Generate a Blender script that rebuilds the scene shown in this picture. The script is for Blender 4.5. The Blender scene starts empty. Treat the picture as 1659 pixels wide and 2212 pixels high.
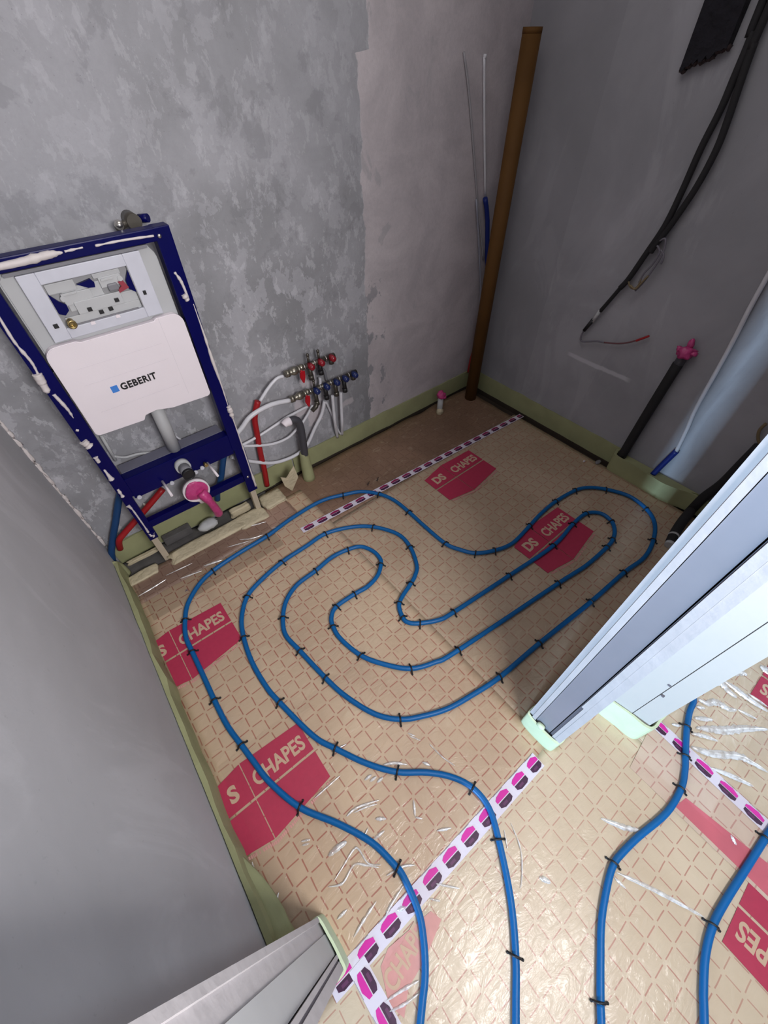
import bpy, bmesh, math, random
from mathutils import Vector, Matrix, noise
C = bpy.context.scene.collection
SC = bpy.context.scene
PI = math.pi

# ------------------------------------------------------------------ camera
YAW, PIT, ROL = 0.68105, 0.8494, -0.00929
fw = Vector((math.sin(YAW)*math.cos(PIT), math.cos(YAW)*math.cos(PIT), -math.sin(PIT)))
rt = Vector((math.cos(YAW), -math.sin(YAW), 0)); up = rt.cross(fw)
r2 = rt*math.cos(ROL) + up*math.sin(ROL); u2 = -rt*math.sin(ROL) + up*math.cos(ROL)
cam = bpy.data.cameras.new('camera'); co = bpy.data.objects.new('camera', cam); C.objects.link(co)
co.matrix_world = Matrix(((r2.x,u2.x,-fw.x,-2.07863),(r2.y,u2.y,-fw.y,-1.60829),(r2.z,u2.z,-fw.z,1.56536),(0,0,0,1)))
cam.sensor_fit = 'VERTICAL'; cam.sensor_height = 24; cam.lens = 24*898.98/2212; cam.clip_start = 0.01
SC.camera = co

# ------------------------------------------------------------------ light
SC.view_settings.view_transform = 'Standard'; SC.view_settings.look = 'None'
SC.view_settings.gamma = 1; SC.view_settings.use_curve_mapping = False
SC.view_settings.exposure = 0.0
w = bpy.data.worlds.new('World'); SC.world = w; w.use_nodes = True
w.node_tree.nodes['Background'].inputs[0].default_value = (0.72,0.82,1,1)
w.node_tree.nodes['Background'].inputs[1].default_value = 0.42
def area(name, loc, target, sx, sy, power, col):
    l = bpy.data.lights.new(name, 'AREA'); l.shape = 'RECTANGLE'; l.size = sx; l.size_y = sy
    l.energy = power; l.color = col
    o = bpy.data.objects.new(name, l); C.objects.link(o); o.location = loc
    o.rotation_euler = (Vector(target)-Vector(loc)).to_track_quat('-Z','Y').to_euler()
    return o
area('hall_lamp', (-1.80,-2.45,1.85), (-1.60,0.0,0.60), 0.7, 0.45, 38, (1,0.965,0.965))
area('east_window_light', (0.75,-2.85,1.5), (-1.2,-2.3,0.6), 1.0, 1.3, 20, (0.78,0.89,1))
area('west_window_light', (-12.0,-3.22,1.3), (0,-1.33,0.6), 0.6, 2.2, 1500, (0.50,0.74,1))
area('room_fill_light', (-1.30,-0.85,2.45), (-1.30,-0.85,0), 1.3, 1.0, 7.8, (1,0.96,0.96))  # unseen soft ambient fill added under the ceiling

# ------------------------------------------------------------------ materials
def mat(name, col, rough=0.6, metal=0.0, spec=0.5, coat=0.0, bump=None, vary=None, sheen=0):
    m = bpy.data.materials.new(name); m.use_nodes = True
    nt = m.node_tree; b = nt.nodes['Principled BSDF']
    b.inputs['Base Color'].default_value = (*col,1); b.inputs['Roughness'].default_value = rough
    b.inputs['Metallic'].default_value = metal; b.inputs['Specular IOR Level'].default_value = spec
    b.inputs['Coat Weight'].default_value = coat; b.inputs['Coat Roughness'].default_value = 0.15
    tc = nt.nodes.new('ShaderNodeTexCoord')
    sc_, am = vary if vary else (22, 0.10)
    n = nt.nodes.new('ShaderNodeTexNoise'); n.inputs['Scale'].default_value = sc_; n.inputs['Detail'].default_value = 5
    nt.links.new(tc.outputs['Object'], n.inputs['Vector'])
    mr = nt.nodes.new('ShaderNodeMapRange'); mr.inputs[3].default_value = 1-am; mr.inputs[4].default_value = 1+am
    nt.links.new(n.outputs['Fac'], mr.inputs[0])
    mx = nt.nodes.new('ShaderNodeVectorMath'); mx.operation = 'SCALE'; mx.inputs[0].default_value = col
    nt.links.new(mr.outputs[0], mx.inputs['Scale']); nt.links.new(mx.outputs[0], b.inputs['Base Color'])
    if bump:
        nb = nt.nodes.new('ShaderNodeTexNoise'); nb.inputs['Scale'].default_value = bump[0]; nb.inputs['Detail'].default_value = 4
        nt.links.new(tc.outputs['Object'], nb.inputs['Vector'])
        bp = nt.nodes.new('ShaderNodeBump'); bp.inputs['Strength'].default_value = bump[1]; bp.inputs['Distance'].default_value = bump[2]
        nt.links.new(nb.outputs['Fac'], bp.inputs['Height']); nt.links.new(bp.outputs[0], b.inputs['Normal'])
    return m

class NT:
    """tiny helper for writing node maths"""
    def __init__(s, m): s.nt = m.node_tree; s.b = s.nt.nodes['Principled BSDF']
    def new(s, t, **k):
        n = s.nt.nodes.new(t)
        for a, v in k.items(): setattr(n, a, v)
        return n
    def put(s, sock, v):
        if isinstance(v, bpy.types.NodeSocket): s.nt.links.new(v, sock)
        else: sock.default_value = v
    def m(s, op, a, b=0.0, c=0.0):
        n = s.new('ShaderNodeMath', operation=op); s.put(n.inputs[0], a); s.put(n.inputs[1], b); s.put(n.inputs[2], c); return n.outputs[0]
    def noise(s, vec, scale, detail=4, rough=0.5, dist=0.0):
        n = s.new('ShaderNodeTexNoise'); s.put(n.inputs['Vector'], vec); n.inputs['Scale'].default_value = scale
        n.inputs['Detail'].default_value = detail; n.inputs['Roughness'].default_value = rough; n.inputs['Distortion'].default_value = dist
        return n.outputs['Fac']
    def mapping(s, vec, scale=(1,1,1), rot=(0,0,0), loc=(0,0,0)):
        n = s.new('ShaderNodeMapping'); s.put(n.inputs[0], vec); n.inputs['Scale'].default_value = scale
        n.inputs['Rotation'].default_value = rot; n.inputs['Location'].default_value = loc; return n.outputs[0]
    def step(s, v, lo, hi):
        n = s.new('ShaderNodeMapRange'); n.interpolation_type = 'SMOOTHSTEP'; s.put(n.inputs[0], v); n.inputs[1].default_value = lo; n.inputs[2].default_value = hi; return n.outputs[0]
    def mix(s, f, a, b):
        n = s.new('ShaderNodeMix', data_type='RGBA'); s.put(n.inputs[0], f)
        s.put(n.inputs[6], a if isinstance(a, bpy.types.NodeSocket) else (*a,1)); s.put(n.inputs[7], b if isinstance(b, bpy.types.NodeSocket) else (*b,1)); return n.outputs[2]
    def bump(s, h, strength, dist, nrm=None):
        n = s.new('ShaderNodeBump'); s.put(n.inputs['Height'], h); n.inputs['Strength'].default_value = strength; n.inputs['Distance'].default_value = dist
        if nrm: s.put(n.inputs['Normal'], nrm)
        return n.outputs[0]

def base(name, rough, spec=0.5):
    m = bpy.data.materials.new(name); m.use_nodes = True; t = NT(m)
    t.b.inputs['Roughness'].default_value = rough; t.b.inputs['Specular IOR Level'].default_value = spec
    tc = t.new('ShaderNodeTexCoord'); return m, t, tc.outputs['Object']

def back_wall_mat():
    m, t, v = base('trowelled_concrete', 0.85, 0.25)
    sx = t.new('ShaderNodeSeparateXYZ'); t.put(sx.inputs[0], v); X, Z = sx.outputs[0], sx.outputs[2]
    big = t.noise(v, 1.8, 5, 0.6, 0.2)
    med = t.noise(t.mapping(v, (1,1,0.75), (0,0.3,0)), 9, 9, 0.68, 0.15)
    fine = t.noise(v, 75, 6, 0.7)
    col = t.mix(t.step(big, 0.32, 0.66), (0.245,0.248,0.262), (0.370,0.372,0.400))
    blot = t.step(med, 0.525, 0.545)
    low = t.step(Z, 1.5, 0.6)
    col = t.mix(t.m('MULTIPLY', blot, t.m('ADD', 0.25, t.m('MULTIPLY', low, 0.30))), col, (0.47,0.47,0.51))
    m2 = t.step(t.noise(t.mapping(v, (1,1,0.5), (0,-0.35,0), (3,1,7)), 24, 8, 0.7, 0.2), 0.555, 0.585)
    col = t.mix(t.m('MULTIPLY', m2, t.m('ADD', 0.22, t.m('MULTIPLY', low, 0.30))), col, (0.56,0.56,0.60))
    dk = t.step(t.noise(t.mapping(v, (1,1,1), (0,0,0), (9,4,2)), 6, 8, 0.65, 0.2), 0.55, 0.60)
    col = t.mix(t.m('MULTIPLY', dk, 0.30), col, (0.165,0.167,0.180))
    spk = t.step(t.noise(v, 130, 3, 0.6), 0.66, 0.72)
    col = t.mix(t.m('MULTIPLY', spk, 0.35), col, (0.10,0.10,0.11))
    # smooth darker repair strip beside the pink plaster, low down
    zb = t.m('MULTIPLY', t.step(X, -1.035, -0.99), t.step(t.m('ADD', Z, t.m('MULTIPLY', t.noise(v, 6), 0.15)), 0.72, 0.52))
    col = t.mix(t.m('MULTIPLY', zb, 0.5), col, (0.185,0.187,0.200))
    # white filler splashes round the manifolds
    def patch(x0, x1, z0, z1, w=0.012):
        wob = t.m('MULTIPLY', t.m('SUBTRACT', t.noise(v, 26, 3), 0.5), 0.05)
        xx = t.m('ADD', X, wob); zz = t.m('ADD', Z, wob)
        a = t.m('MULTIPLY', t.step(xx, x0-w, x0), t.step(xx, x1+w, x1)); b = t.m('MULTIPLY', t.step(zz, z0-w, z0), t.step(zz, z1+w, z1))
        return t.m('MULTIPLY', a, b)
    f = t.m('MAXIMUM', patch(-1.27,-1.20,0.47,0.52), t.m('MAXIMUM', patch(-1.26,-1.19,0.25,0.38), patch(-1.32,-1.27,0.33,0.41)))
    f = t.m('MAXIMUM', f, t.m('MULTIPLY', patch(-1.05,-0.99,0.27,0.29), 0.7))
    col = t.mix(t.m('MULTIPLY', f, 0.85), col, (0.62,0.57,0.60))
    # pinkish white plaster to the right, ragged trowel edge
    e = t.m('ADD', X, t.m('MULTIPLY', t.m('SUBTRACT', t.noise(t.mapping(v,(1,1,0.9)), 7, 6, 0.6), 0.5), 0.085))
    e = t.m('SUBTRACT', e, t.m('MULTIPLY', t.step(Z, 1.535, 1.545), 0.045))
    pk = t.step(e, -0.872, -0.866)
    pn = t.noise(v, 4, 6, 0.65, 0.5)
    pcol = t.mix(t.step(pn, 0.35, 0.65), (0.44,0.405,0.425), (0.555,0.51,0.53))
    sm = t.step(t.noise(t.mapping(v, (1,1,0.6), (0,0,0), (2,2,2)), 10, 5, 0.6, 0.8), 0.62, 0.68)
    sm = t.m('MULTIPLY', sm, t.step(X, -0.35, -0.75))
    pcol = t.mix(t.m('MULTIPLY', sm, 0.5), pcol, (0.33,0.325,0.345))
    fing = t.step(t.m('ADD', t.noise(t.mapping(v,(1,1,0.7),(0,0,0),(5,5,5)), 16, 5, 0.6, 0.6), t.m('MULTIPLY', t.step(X, -0.80, -0.88), 0.10)), 0.60, 0.64)
    fing = t.m('MULTIPLY', fing, t.m('MULTIPLY', t.step(X, -0.68, -0.80), t.step(Z, 1.0, 0.7)))
    pcol = t.mix(fing, pcol, (0.27,0.27,0.29))
    col = t.mix(pk, col, pcol)
    # grey slot around the two thin wires
    col = t.mix(t.m('MULTIPLY', t.m('SUBTRACT', fine, 0.4), 0.5), col, (0.2,0.2,0.21))
    t.put(t.b.inputs['Base Color'], col)
    h = t.m('ADD', t.m('MULTIPLY', med, 0.6), t.m('ADD', t.m('MULTIPLY', fine, 0.25), t.m('MULTIPLY', pk, 0.7)))
    t.put(t.b.inputs['Normal'], t.bump(h, 0.5, 0.006)); return m

def plain_wall_mat(name, c0, c1, scale=2.2, blotch=0.35, joint=False):
    m, t, v = base(name, 0.85, 0.2)
    a = t.noise(v, scale, 5, 0.6, 0.4); b = t.noise(t.mapping(v, (1,1,0.35)), 5, 6, 0.6, 0.8); fine = t.noise(v, 70, 5, 0.7)
    col = t.mix(t.step(a, 0.3, 0.7), c0, c1)
    col = t.mix(t.m('MULTIPLY', t.step(b, 0.52, 0.62), blotch), col, tuple(min(1,x*1.25) for x in c1))
    col = t.mix(t.m('MULTIPLY', t.step(fine, 0.62, 0.75), 0.35), col, tuple(x*0.6 for x in c0))
    if joint:
        sx = t.new('ShaderNodeSeparateXYZ'); t.put(sx.inputs[0], v); Y, Z = sx.outputs[1], sx.outputs[2]
        wob = t.m('MULTIPLY', t.m('SUBTRACT', t.noise(v, 12, 4), 0.5), 0.02)
        d = t.m('ABSOLUTE', t.m('SUBTRACT', t.m('ADD', Z, wob), 0.455))
        ln = t.m('MULTIPLY', t.step(d, 0.014, 0.006), t.m('MULTIPLY', t.step(Y, -0.60, -0.625), t.step(Y, -0.97, -0.93)))
        col = t.mix(t.m('MULTIPLY', ln, 0.6), col, tuple(min(1,x*1.7) for x in c1))
        # vertical board joint, slightly paler to one side
        sh = t.step(t.m('ADD', Y, wob), -0.402, -0.398)
        col = t.mix(t.m('MULTIPLY', sh, 0.25), col, tuple(x*0.75 for x in c0))
    t.put(t.b.inputs['Base Color'], col)
    t.put(t.b.inputs['Normal'], t.bump(t.m('ADD', t.m('MULTIPLY', b, 0.6), t.m('MULTIPLY', fine, 0.3)), 0.35, 0.004)); return m

def mat_film(name, ox, oy, ang, tone=(0.57,0.435,0.300), tone2=(0.47,0.345,0.235), dash=(0.33,0.095,0.062), strength=0.85, crum=1.0, dashes=True, lw=1.0):
    """tan insulation film printed with a dashed 5 cm grid"""
    m, t, v = base(name, 0.42, 0.45)
    wv = t.new('ShaderNodeTexNoise'); t.put(wv.inputs['Vector'], v); wv.inputs['Scale'].default_value = 9; wv.inputs['Detail'].default_value = 2
    sub = t.new('ShaderNodeVectorMath', operation='SUBTRACT'); t.put(sub.inputs[0], wv.outputs['Color']); sub.inputs[1].default_value = (0.5,0.5,0.5)
    scl = t.new('ShaderNodeVectorMath', operation='SCALE'); t.put(scl.inputs[0], sub.outputs[0]); scl.inputs['Scale'].default_value = 0.009
    add = t.new('ShaderNodeVectorMath', operation='ADD'); t.put(add.inputs[0], v); t.put(add.inputs[1], scl.outputs[0])
    p = t.mapping(t.mapping(add.outputs[0], loc=(-ox,-oy,0)), rot=(0,0,-ang))
    sx = t.new('ShaderNodeSeparateXYZ'); t.put(sx.inputs[0], p)
    def cell(q):   # signed distance to nearest grid line, in metres
        a = t.m('DIVIDE', q, 0.05); a = t.m('SUBTRACT', a, t.m('ROUND', a)); return t.m('ABSOLUTE', t.m('MULTIPLY', a, 0.05))
    dx, dy = cell(sx.outputs[0]), cell(sx.outputs[1])
    l1 = t.m('MULTIPLY', t.step(dx, 0.0024*lw, 0.0013*lw), t.step(dy, 0.0062, 0.0076))
    l2 = t.m('MULTIPLY', t.step(dy, 0.0024*lw, 0.0013*lw), t.step(dx, 0.0062, 0.0076))
    ln = t.m('MAXIMUM', l1, l2)
    fade = t.step(t.noise(v, 4, 3), 0.25, 0.6)
    big = t.noise(v, 2.6, 5, 0.6, 0.6)
    vor = t.new('ShaderNodeTexVoronoi'); t.put(vor.inputs['Vector'], t.mapping(v, (1,1.0,1))); vor.inputs['Scale'].default_value = 17
    cry = t.noise(t.mapping(v, (1,2.2,1), (0,0,0.6)), 12, 4, 0.55, 1.5)
    col = t.mix(t.step(big, 0.3, 0.72), tone2, tone)
    col = t.mix(t.m('MULTIPLY', t.step(cry, 0.55, 0.75), 0.25), col, (0.60,0.52,0.37))
    if dashes:
        col = t.mix(t.m('MULTIPLY', ln, t.m('ADD', t.m('MULTIPLY', fade, strength*0.4), strength*0.6)), col, dash)
    t.put(t.b.inputs['Base Color'], col)
    # puckered squares + loose film creases
    puck = t.m('MINIMUM', dx, dy)
    h = t.m('ADD', t.m('MULTIPLY', t.step(puck, 0.0, 0.014), 0.16), t.m('MULTIPLY', cry, 0.8))
    t.put(t.b.inputs['Normal'], t.bump(h, 0.35*crum, 0.006))
    rid = t.new('ShaderNodeTexNoise'); rid.noise_type = 'RIDGED_MULTIFRACTAL'; t.put(rid.inputs['Vector'], t.mapping(v,(1,1.6,1),(0,0,0.5))); rid.inputs['Scale'].default_value = 7; rid.inputs['Detail'].default_value = 3
    t.b.inputs['Coat Weight'].default_value = 0.35; t.b.inputs['Coat Roughness'].default_value = 0.16
    t.put(t.b.inputs['Coat Normal'], t.bump(t.m('ADD', rid.outputs['Fac'], cry), 0.45*crum, 0.012))
    return m

def clear_film(name, tint=(1,1,1)):
    m = bpy.data.materials.new(name); m.use_nodes = True; nt = m.node_tree; nt.nodes.clear()
    out = nt.nodes.new('ShaderNodeOutputMaterial'); mx = nt.nodes.new('ShaderNodeMixShader')
    tr = nt.nodes.new('ShaderNodeBsdfTransparent'); gl = nt.nodes.new('ShaderNodeBsdfGlossy'); gl.inputs['Roughness'].default_value = 0.38
    tr.inputs[0].default_value = (*tint,1)
    fr = nt.nodes.new('ShaderNodeFresnel'); fr.inputs[0].default_value = 1.5
    tc = nt.nodes.new('ShaderNodeTexCoord'); n = nt.nodes.new('ShaderNodeTexNoise'); n.inputs['Scale'].default_value = 14; n.inputs['Distortion'].default_value = 1
    bp = nt.nodes.new('ShaderNodeBump'); bp.inputs['Strength'].default_value = 0.2; bp.inputs['Distance'].default_value = 0.006
    mp = nt.nodes.new('ShaderNodeMath'); mp.operation = 'MULTIPLY'; mp.inputs[1].default_value = 0.5
    nt.links.new(tc.outputs['Object'], n.inputs['Vector']); nt.links.new(n.outputs['Fac'], bp.inputs['Height'])
    nt.links.new(bp.outputs[0], gl.inputs['Normal']); nt.links.new(bp.outputs[0], fr.inputs['Normal'])
    nt.links.new(fr.outputs[0], mp.inputs[0]); nt.links.new(mp.outputs[0], mx.inputs[0]); nt.links.new(tr.outputs[0], mx.inputs[1]); nt.links.new(gl.outputs[0], mx.inputs[2])
    nt.links.new(mx.outputs[0], out.inputs[0]); return m

M = {}
M['back'] = back_wall_mat()
M['right'] = plain_wall_mat('smooth_grey_plaster', (0.285,0.285,0.305), (0.365,0.363,0.390), 2.0, 0.3, True)
M['left'] = plain_wall_mat('pale_grey_plaster', (0.44,0.44,0.46), (0.53,0.53,0.555), 1.5, 0.2)
M['ceil'] = mat('ceiling_paint', (0.45,0.45,0.46), 0.9)
M['slab'] = mat('dark_screed', (0.040,0.028,0.020), 0.9, vary=(9,0.5), bump=(40,0.5,0.004))
M['rubble'] = mat('grey_rubble', (0.10,0.095,0.095), 0.9, vary=(20,0.5), bump=(35,0.6,0.006))
M['foam'] = mat('green_edge_foam', (0.335,0.345,0.185), 0.75, spec=0.3, vary=(9,0.22), bump=(70,0.3,0.003))
M['foamp'] = mat('pale_green_foam', (0.60,0.72,0.50), 0.7, spec=0.3, vary=(14,0.12), bump=(60,0.3,0.003))
M['pu'] = mat('cream_expanding_foam', (0.56,0.49,0.34), 0.8, vary=(24,0.2), bump=(40,0.8,0.01))
M['tapeb'] = mat('beige_wrap', (0.50,0.43,0.33), 0.5)
M['pipe'] = mat('blue_pipe', (0.0,0.108,0.335), 0.42, spec=0.35, vary=(5,0.12))
M['clip'] = mat('black_clip', (0.006,0.006,0.009), 0.5)
M['red'] = mat('print_red', (0.44,0.035,0.085), 0.5, spec=0.3, vary=(60,0.10), bump=(30,0.3,0.003))
M['red2'] = mat('print_red_faded', (0.62,0.30,0.28), 0.5, vary=(30,0.2))
M['tan'] = mat('print_gap_tan', (0.56,0.40,0.28), 0.5)
M['whitetape'] = mat('white_tape', (0.70,0.66,0.76), 0.30, coat=0.3, vary=(12,0.06), bump=(20,0.4,0.004))
M['mag'] = mat('tape_magenta', (0.62,0.012,0.33), 0.35)
M['violet'] = mat('tape_violet', (0.10,0.02,0.085), 0.4)
M['magd'] = mat('tape_dark_red', (0.26,0.010,0.085), 0.4)
M['plum'] = mat('tape_plum', (0.045,0.006,0.040), 0.35, vary=(90,0.6))
M['navy'] = mat('navy_steel', (0.0005,0.001,0.070), 0.35, spec=0.18, vary=(12,0.2))
M['bluehose'] = mat('blue_sleeve', (0.004,0.02,0.19), 0.45)
M['tealhose'] = mat('dusty_blue_sleeve', (0.006,0.05,0.16), 0.5)
M['redhose'] = mat('red_sleeve', (0.34,0.008,0.012), 0.45)
M['white'] = mat('white_polystyrene', (0.80,0.74,0.78), 0.7, vary=(8,0.04), bump=(120,0.2,0.001))
M['greyp'] = mat('grey_white_plastic', (0.47,0.48,0.49), 0.55, vary=(7,0.10))
M['greyl'] = mat('light_grey_plastic', (0.58,0.59,0.66), 0.5)
M['greyd'] = mat('mid_grey_plastic', (0.20,0.20,0.22), 0.5)
M['dust'] = mat('dusty_steel', (0.16,0.16,0.21), 0.7)
M['chrome'] = mat('chrome', (0.62,0.60,0.56), 0.22, metal=0.95)
M['valve'] = mat('worn_nickel', (0.30,0.28,0.23), 0.3, metal=0.85)
M['brass'] = mat('brass', (0.42,0.32,0.14), 0.3, metal=0.9)
M['bronze'] = mat('dull_brass', (0.11,0.10,0.085), 0.38, metal=0.7)
M['black'] = mat('black_plastic', (0.012,0.012,0.014), 0.5)
M['blackfoam'] = mat('black_pipe_insulation', (0.016,0.015,0.017), 0.85, bump=(60,0.5,0.003))
M['greydrain'] = mat('grey_drain', (0.055,0.055,0.065), 0.5)
M['wpipe'] = mat('white_plastic_pipe', (0.66,0.66,0.70), 0.35)
M['brown'] = mat('brown_pipe', (0.120,0.056,0.015), 0.7, spec=0.2, vary=(10,0.25), bump=(50,0.15,0.002))
M['pink'] = mat('pink_film', (0.52,0.045,0.20), 0.4, coat=0.3, vary=(40,0.25), bump=(35,0.8,0.01))
M['filler'] = mat('white_filler', (0.66,0.61,0.60), 0.6, bump=(40,0.6,0.004))
M['bluesq'] = mat('label_blue', (0.05,0.22,0.66), 0.5)
M['ink'] = mat('label_black', (0.01,0.01,0.012), 0.5)
M['zinc'] = mat('zinc_channel', (0.27,0.275,0.32), 0.45, metal=0.3, vary=(6,0.12))
M['board'] = mat('plasterboard_edge', (0.47,0.445,0.455), 0.75, vary=(14,0.14), bump=(25,0.6,0.004))
M['boardc'] = mat('cream_plasterboard', (0.48,0.47,0.45), 0.7, vary=(3,0.05), bump=(40,0.3,0.002))
M['joint'] = mat('dark_joint', (0.12,0.11,0.13), 0.8)
M['film'] = clear_film('clear_film')
M['redplastic'] = mat('red_handle', (0.40,0.006,0.015), 0.35)
M['blueplastic'] = mat('blue_knob', (0.004,0.015,0.10), 0.3, spec=0.7)
M['redknob'] = mat('red_knob', (0.24,0.004,0.014), 0.3, spec=0.7)
M['wire'] = mat('grey_wire', (0.16,0.15,0.18), 0.5)
M['ywire'] = mat('ochre_wire', (0.20,0.15,0.08), 0.5)

# ------------------------------------------------------------------ mesh builder
class MB:
    def __init__(s): s.bm = bmesh.new(); s.mi = 0
    def _tag(s, faces, smooth=False):
        for f in faces: f.material_index = s.mi; f.smooth = smooth
    def box(s, x0, x1, y0, y1, z0, z1, bev=0.0):
        tmp = bmesh.new(); bmesh.ops.create_cube(tmp, size=1)
        for v in tmp.verts: v.co = Vector(((x0+x1)/2+v.co.x*(x1-x0), (y0+y1)/2+v.co.y*(y1-y0), (z0+z1)/2+v.co.z*(z1-z0)))
        if bev > 0: bmesh.ops.bevel(tmp, geom=tmp.edges[:], offset=bev, segments=2, affect='EDGES', profile=0.6)
        s._merge(tmp); return s
    def _merge(s, tmp, smooth=False, M4=None):
        if M4 is not None: bmesh.ops.transform(tmp, matrix=M4, verts=tmp.verts)
        mp = {}
        for v in tmp.verts: mp[v] = s.bm.verts.new(v.co)
        for f in tmp.faces:
            try: nf = s.bm.faces.new([mp[v] for v in f.verts])
            except ValueError: continue
            nf.material_index = s.mi; nf.smooth = smooth or f.smooth
        tmp.free()
    def tube(s, pts, r, n=10, caps=True, res=0):
        pts = [Vector(p) for p in pts]
        if res: pts = smooth_path(pts, res)
        rs = r if isinstance(r, (list,tuple)) else [r]*len(pts)
        if len(rs) != len(pts): rs = [rs[0] + (rs[-1]-rs[0])*i/(len(pts)-1) for i in range(len(pts))]
        t0 = (pts[1]-pts[0]).normalized(); ref = Vector((0,0,1)) if abs(t0.z) < 0.9 else Vector((1,0,0))
        nrm = t0.cross(ref).normalized(); rings = []
        for i, p in enumerate(pts):
            t = (pts[min(i+1,len(pts)-1)]-pts[max(i-1,0)]).normalized()
            nrm = (nrm - t*nrm.dot(t)).normalized(); b = t.cross(nrm)
            rings.append([s.bm.verts.new(p+(nrm*math.cos(a)+b*math.sin(a))*rs[i]) for a in [2*PI*k/n for k in range(n)]])
        fs = []
        for a, b in zip(rings, rings[1:]):
            for k in range(n): fs.append(s.bm.faces.new((a[k],a[(k+1)%n],b[(k+1)%n],b[k])))
        s._tag(fs, True)
        if caps: s._tag([s.bm.faces.new(rings[0][::-1]), s.bm.faces.new(rings[-1])])
        return s
    def cyl(s, a, b, r, n=20, r2=None): return s.tube([a,b], [r, r if r2 is None else r2], n)
    def ring(s, a, b, ro, ri, n=28):
        """hollow collar from a to b"""
        a, b = Vector(a), Vector(b); t = (b-a).normalized(); ref = Vector((0,0,1)) if abs(t.z) < 0.9 else Vector((1,0,0))
        u = t.cross(ref).normalized(); w_ = t.cross(u)
        L = [[s.bm.verts.new(c+(u*math.cos(q)+w_*math.sin(q))*rr) for q in [2*PI*k/n for k in range(n)]] for c, rr in ((a,ro),(b,ro),(b,ri),(a,ri))]
        fs = []
        for i in range(4):
            A, B = L[i], L[(i+1)%4]
            for k in range(n): fs.append(s.bm.faces.new((A[k],A[(k+1)%n],B[(k+1)%n],B[k])))
        s._tag(fs, True); return s
    def sph(s, c, r, sc=(1,1,1), seg=16, jit=0.0, seed=0):
        tmp = bmesh.new(); bmesh.ops.create_uvsphere(tmp, u_segments=seg, v_segments=max(6,seg//2), radius=1)
        for v in tmp.verts:
            k = 1 + (noise.noise(v.co*1.7+Vector((seed,seed*2,0)))*jit if jit else 0)
            v.co = Vector((c[0]+v.co.x*r*sc[0]*k, c[1]+v.co.y*r*sc[1]*k, c[2]+v.co.z*r*sc[2]*k))
        s._merge(tmp, True); return s
    def prism(s, poly, z0, z1, bev=0):
        tmp = bmesh.new(); vs = [tmp.verts.new((p[0],p[1],z0)) for p in poly]; f = tmp.faces.new(vs)
        r = bmesh.ops.extrude_face_region(tmp, geom=[f]); bmesh.ops.translate(tmp, vec=(0,0,z1-z0), verts=[v for v in r['geom'] if isinstance(v, bmesh.types.BMVert)])
        bmesh.ops.recalc_face_normals(tmp, faces=tmp.faces)
        if bev: bmesh.ops.bevel(tmp, geom=tmp.edges[:], offset=bev, segments=2, affect='EDGES')
        s._merge(tmp); return s
    def slab_xz(s, poly, y0, y1, bev=0):
        """outline in x,z given thickness along y"""
        tmp = bmesh.new(); vs = [tmp.verts.new((p[0],y0,p[1])) for p in poly]; f = tmp.faces.new(vs)
        r = bmesh.ops.extrude_face_region(tmp, geom=[f]); bmesh.ops.translate(tmp, vec=(0,y1-y0,0), verts=[v for v in r['geom'] if isinstance(v, bmesh.types.BMVert)])
        bmesh.ops.recalc_face_normals(tmp, faces=tmp.faces)
        if bev: bmesh.ops.bevel(tmp, geom=tmp.edges[:], offset=bev, segments=2, affect='EDGES')
        s._merge(tmp); return s
    def build(s, name, mats, parent=None, label=None):
        me = bpy.data.meshes.new(name); s.bm.to_mesh(me); s.bm.free()
        for m in (mats if isinstance(mats, (list,tuple)) else [mats]): me.materials.append(m)
        o = bpy.data.objects.new(name, me); C.objects.link(o)
        if parent: o.parent = parent; o.matrix_parent_inverse = parent.matrix_world.inverted()
        if label: o['label'] = label
        return o
def smooth_path(p, res=6):
    out = []; n = len(p)
    for i in range(n-1):
        a, b, c, d = p[max(i-1,0)], p[i], p[i+1], p[min(i+2,n-1)]
        for k in range(res):
            t = k/res; out.append(0.5*((2*b)+(c-a)*t+(2*a-5*b+4*c-d)*t*t+(3*b-a-3*c+d)*t**3))
    out.append(p[-1].copy()); return out
def tag(o, label, cat, group=None, kind=None):
    o['label'] = label; o['category'] = cat
    if group: o['group'] = group
    if kind: o['kind'] = kind
    return o
def thing(name, loc, label, cat, group=None):
    o = bpy.data.objects.new(name, None); C.objects.link(o); o.location = loc; o.empty_display_size = 0.05
    bpy.context.view_layer.update(); return tag(o, label, cat, group)
def struct(o): o['kind'] = 'structure'; return o
def text_mesh(name, body, size, m, parent, origin, xdir, ydir, offset=0.0, ext=0.0004, sx=1.0, label=None, shear=0.0, align='LEFT', space=1.0):
    cu = bpy.data.curves.new('t', 'FONT'); cu.body = body; cu.size = size; cu.offset = offset; cu.extrude = ext; cu.shear = shear; cu.align_x = align; cu.space_character = space
    cu.resolution_u = 4
    tmp = bpy.data.objects.new('t', cu); C.objects.link(tmp); bpy.context.view_layer.update()
    me = bpy.data.meshes.new_from_object(tmp.evaluated_get(bpy.context.evaluated_depsgraph_get())); bpy.data.objects.remove(tmp)
    x, y = Vector(xdir).normalized(), Vector(ydir).normalized(); z = x.cross(y)
    mt = Matrix(((x.x*sx,y.x,z.x,origin[0]),(x.y*sx,y.y,z.y,origin[1]),(x.z*sx,y.z,z.z,origin[2]),(0,0,0,1)))
    me.transform(mt); me.materials.clear(); me.materials.append(m); me.name = name
    o = bpy.data.objects.new(name, me); C.objects.link(o)
    if parent: o.parent = parent; o.matrix_parent_inverse = parent.matrix_world.inverted()
    if label: o['label'] = label
    return o
random.seed(4)

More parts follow.
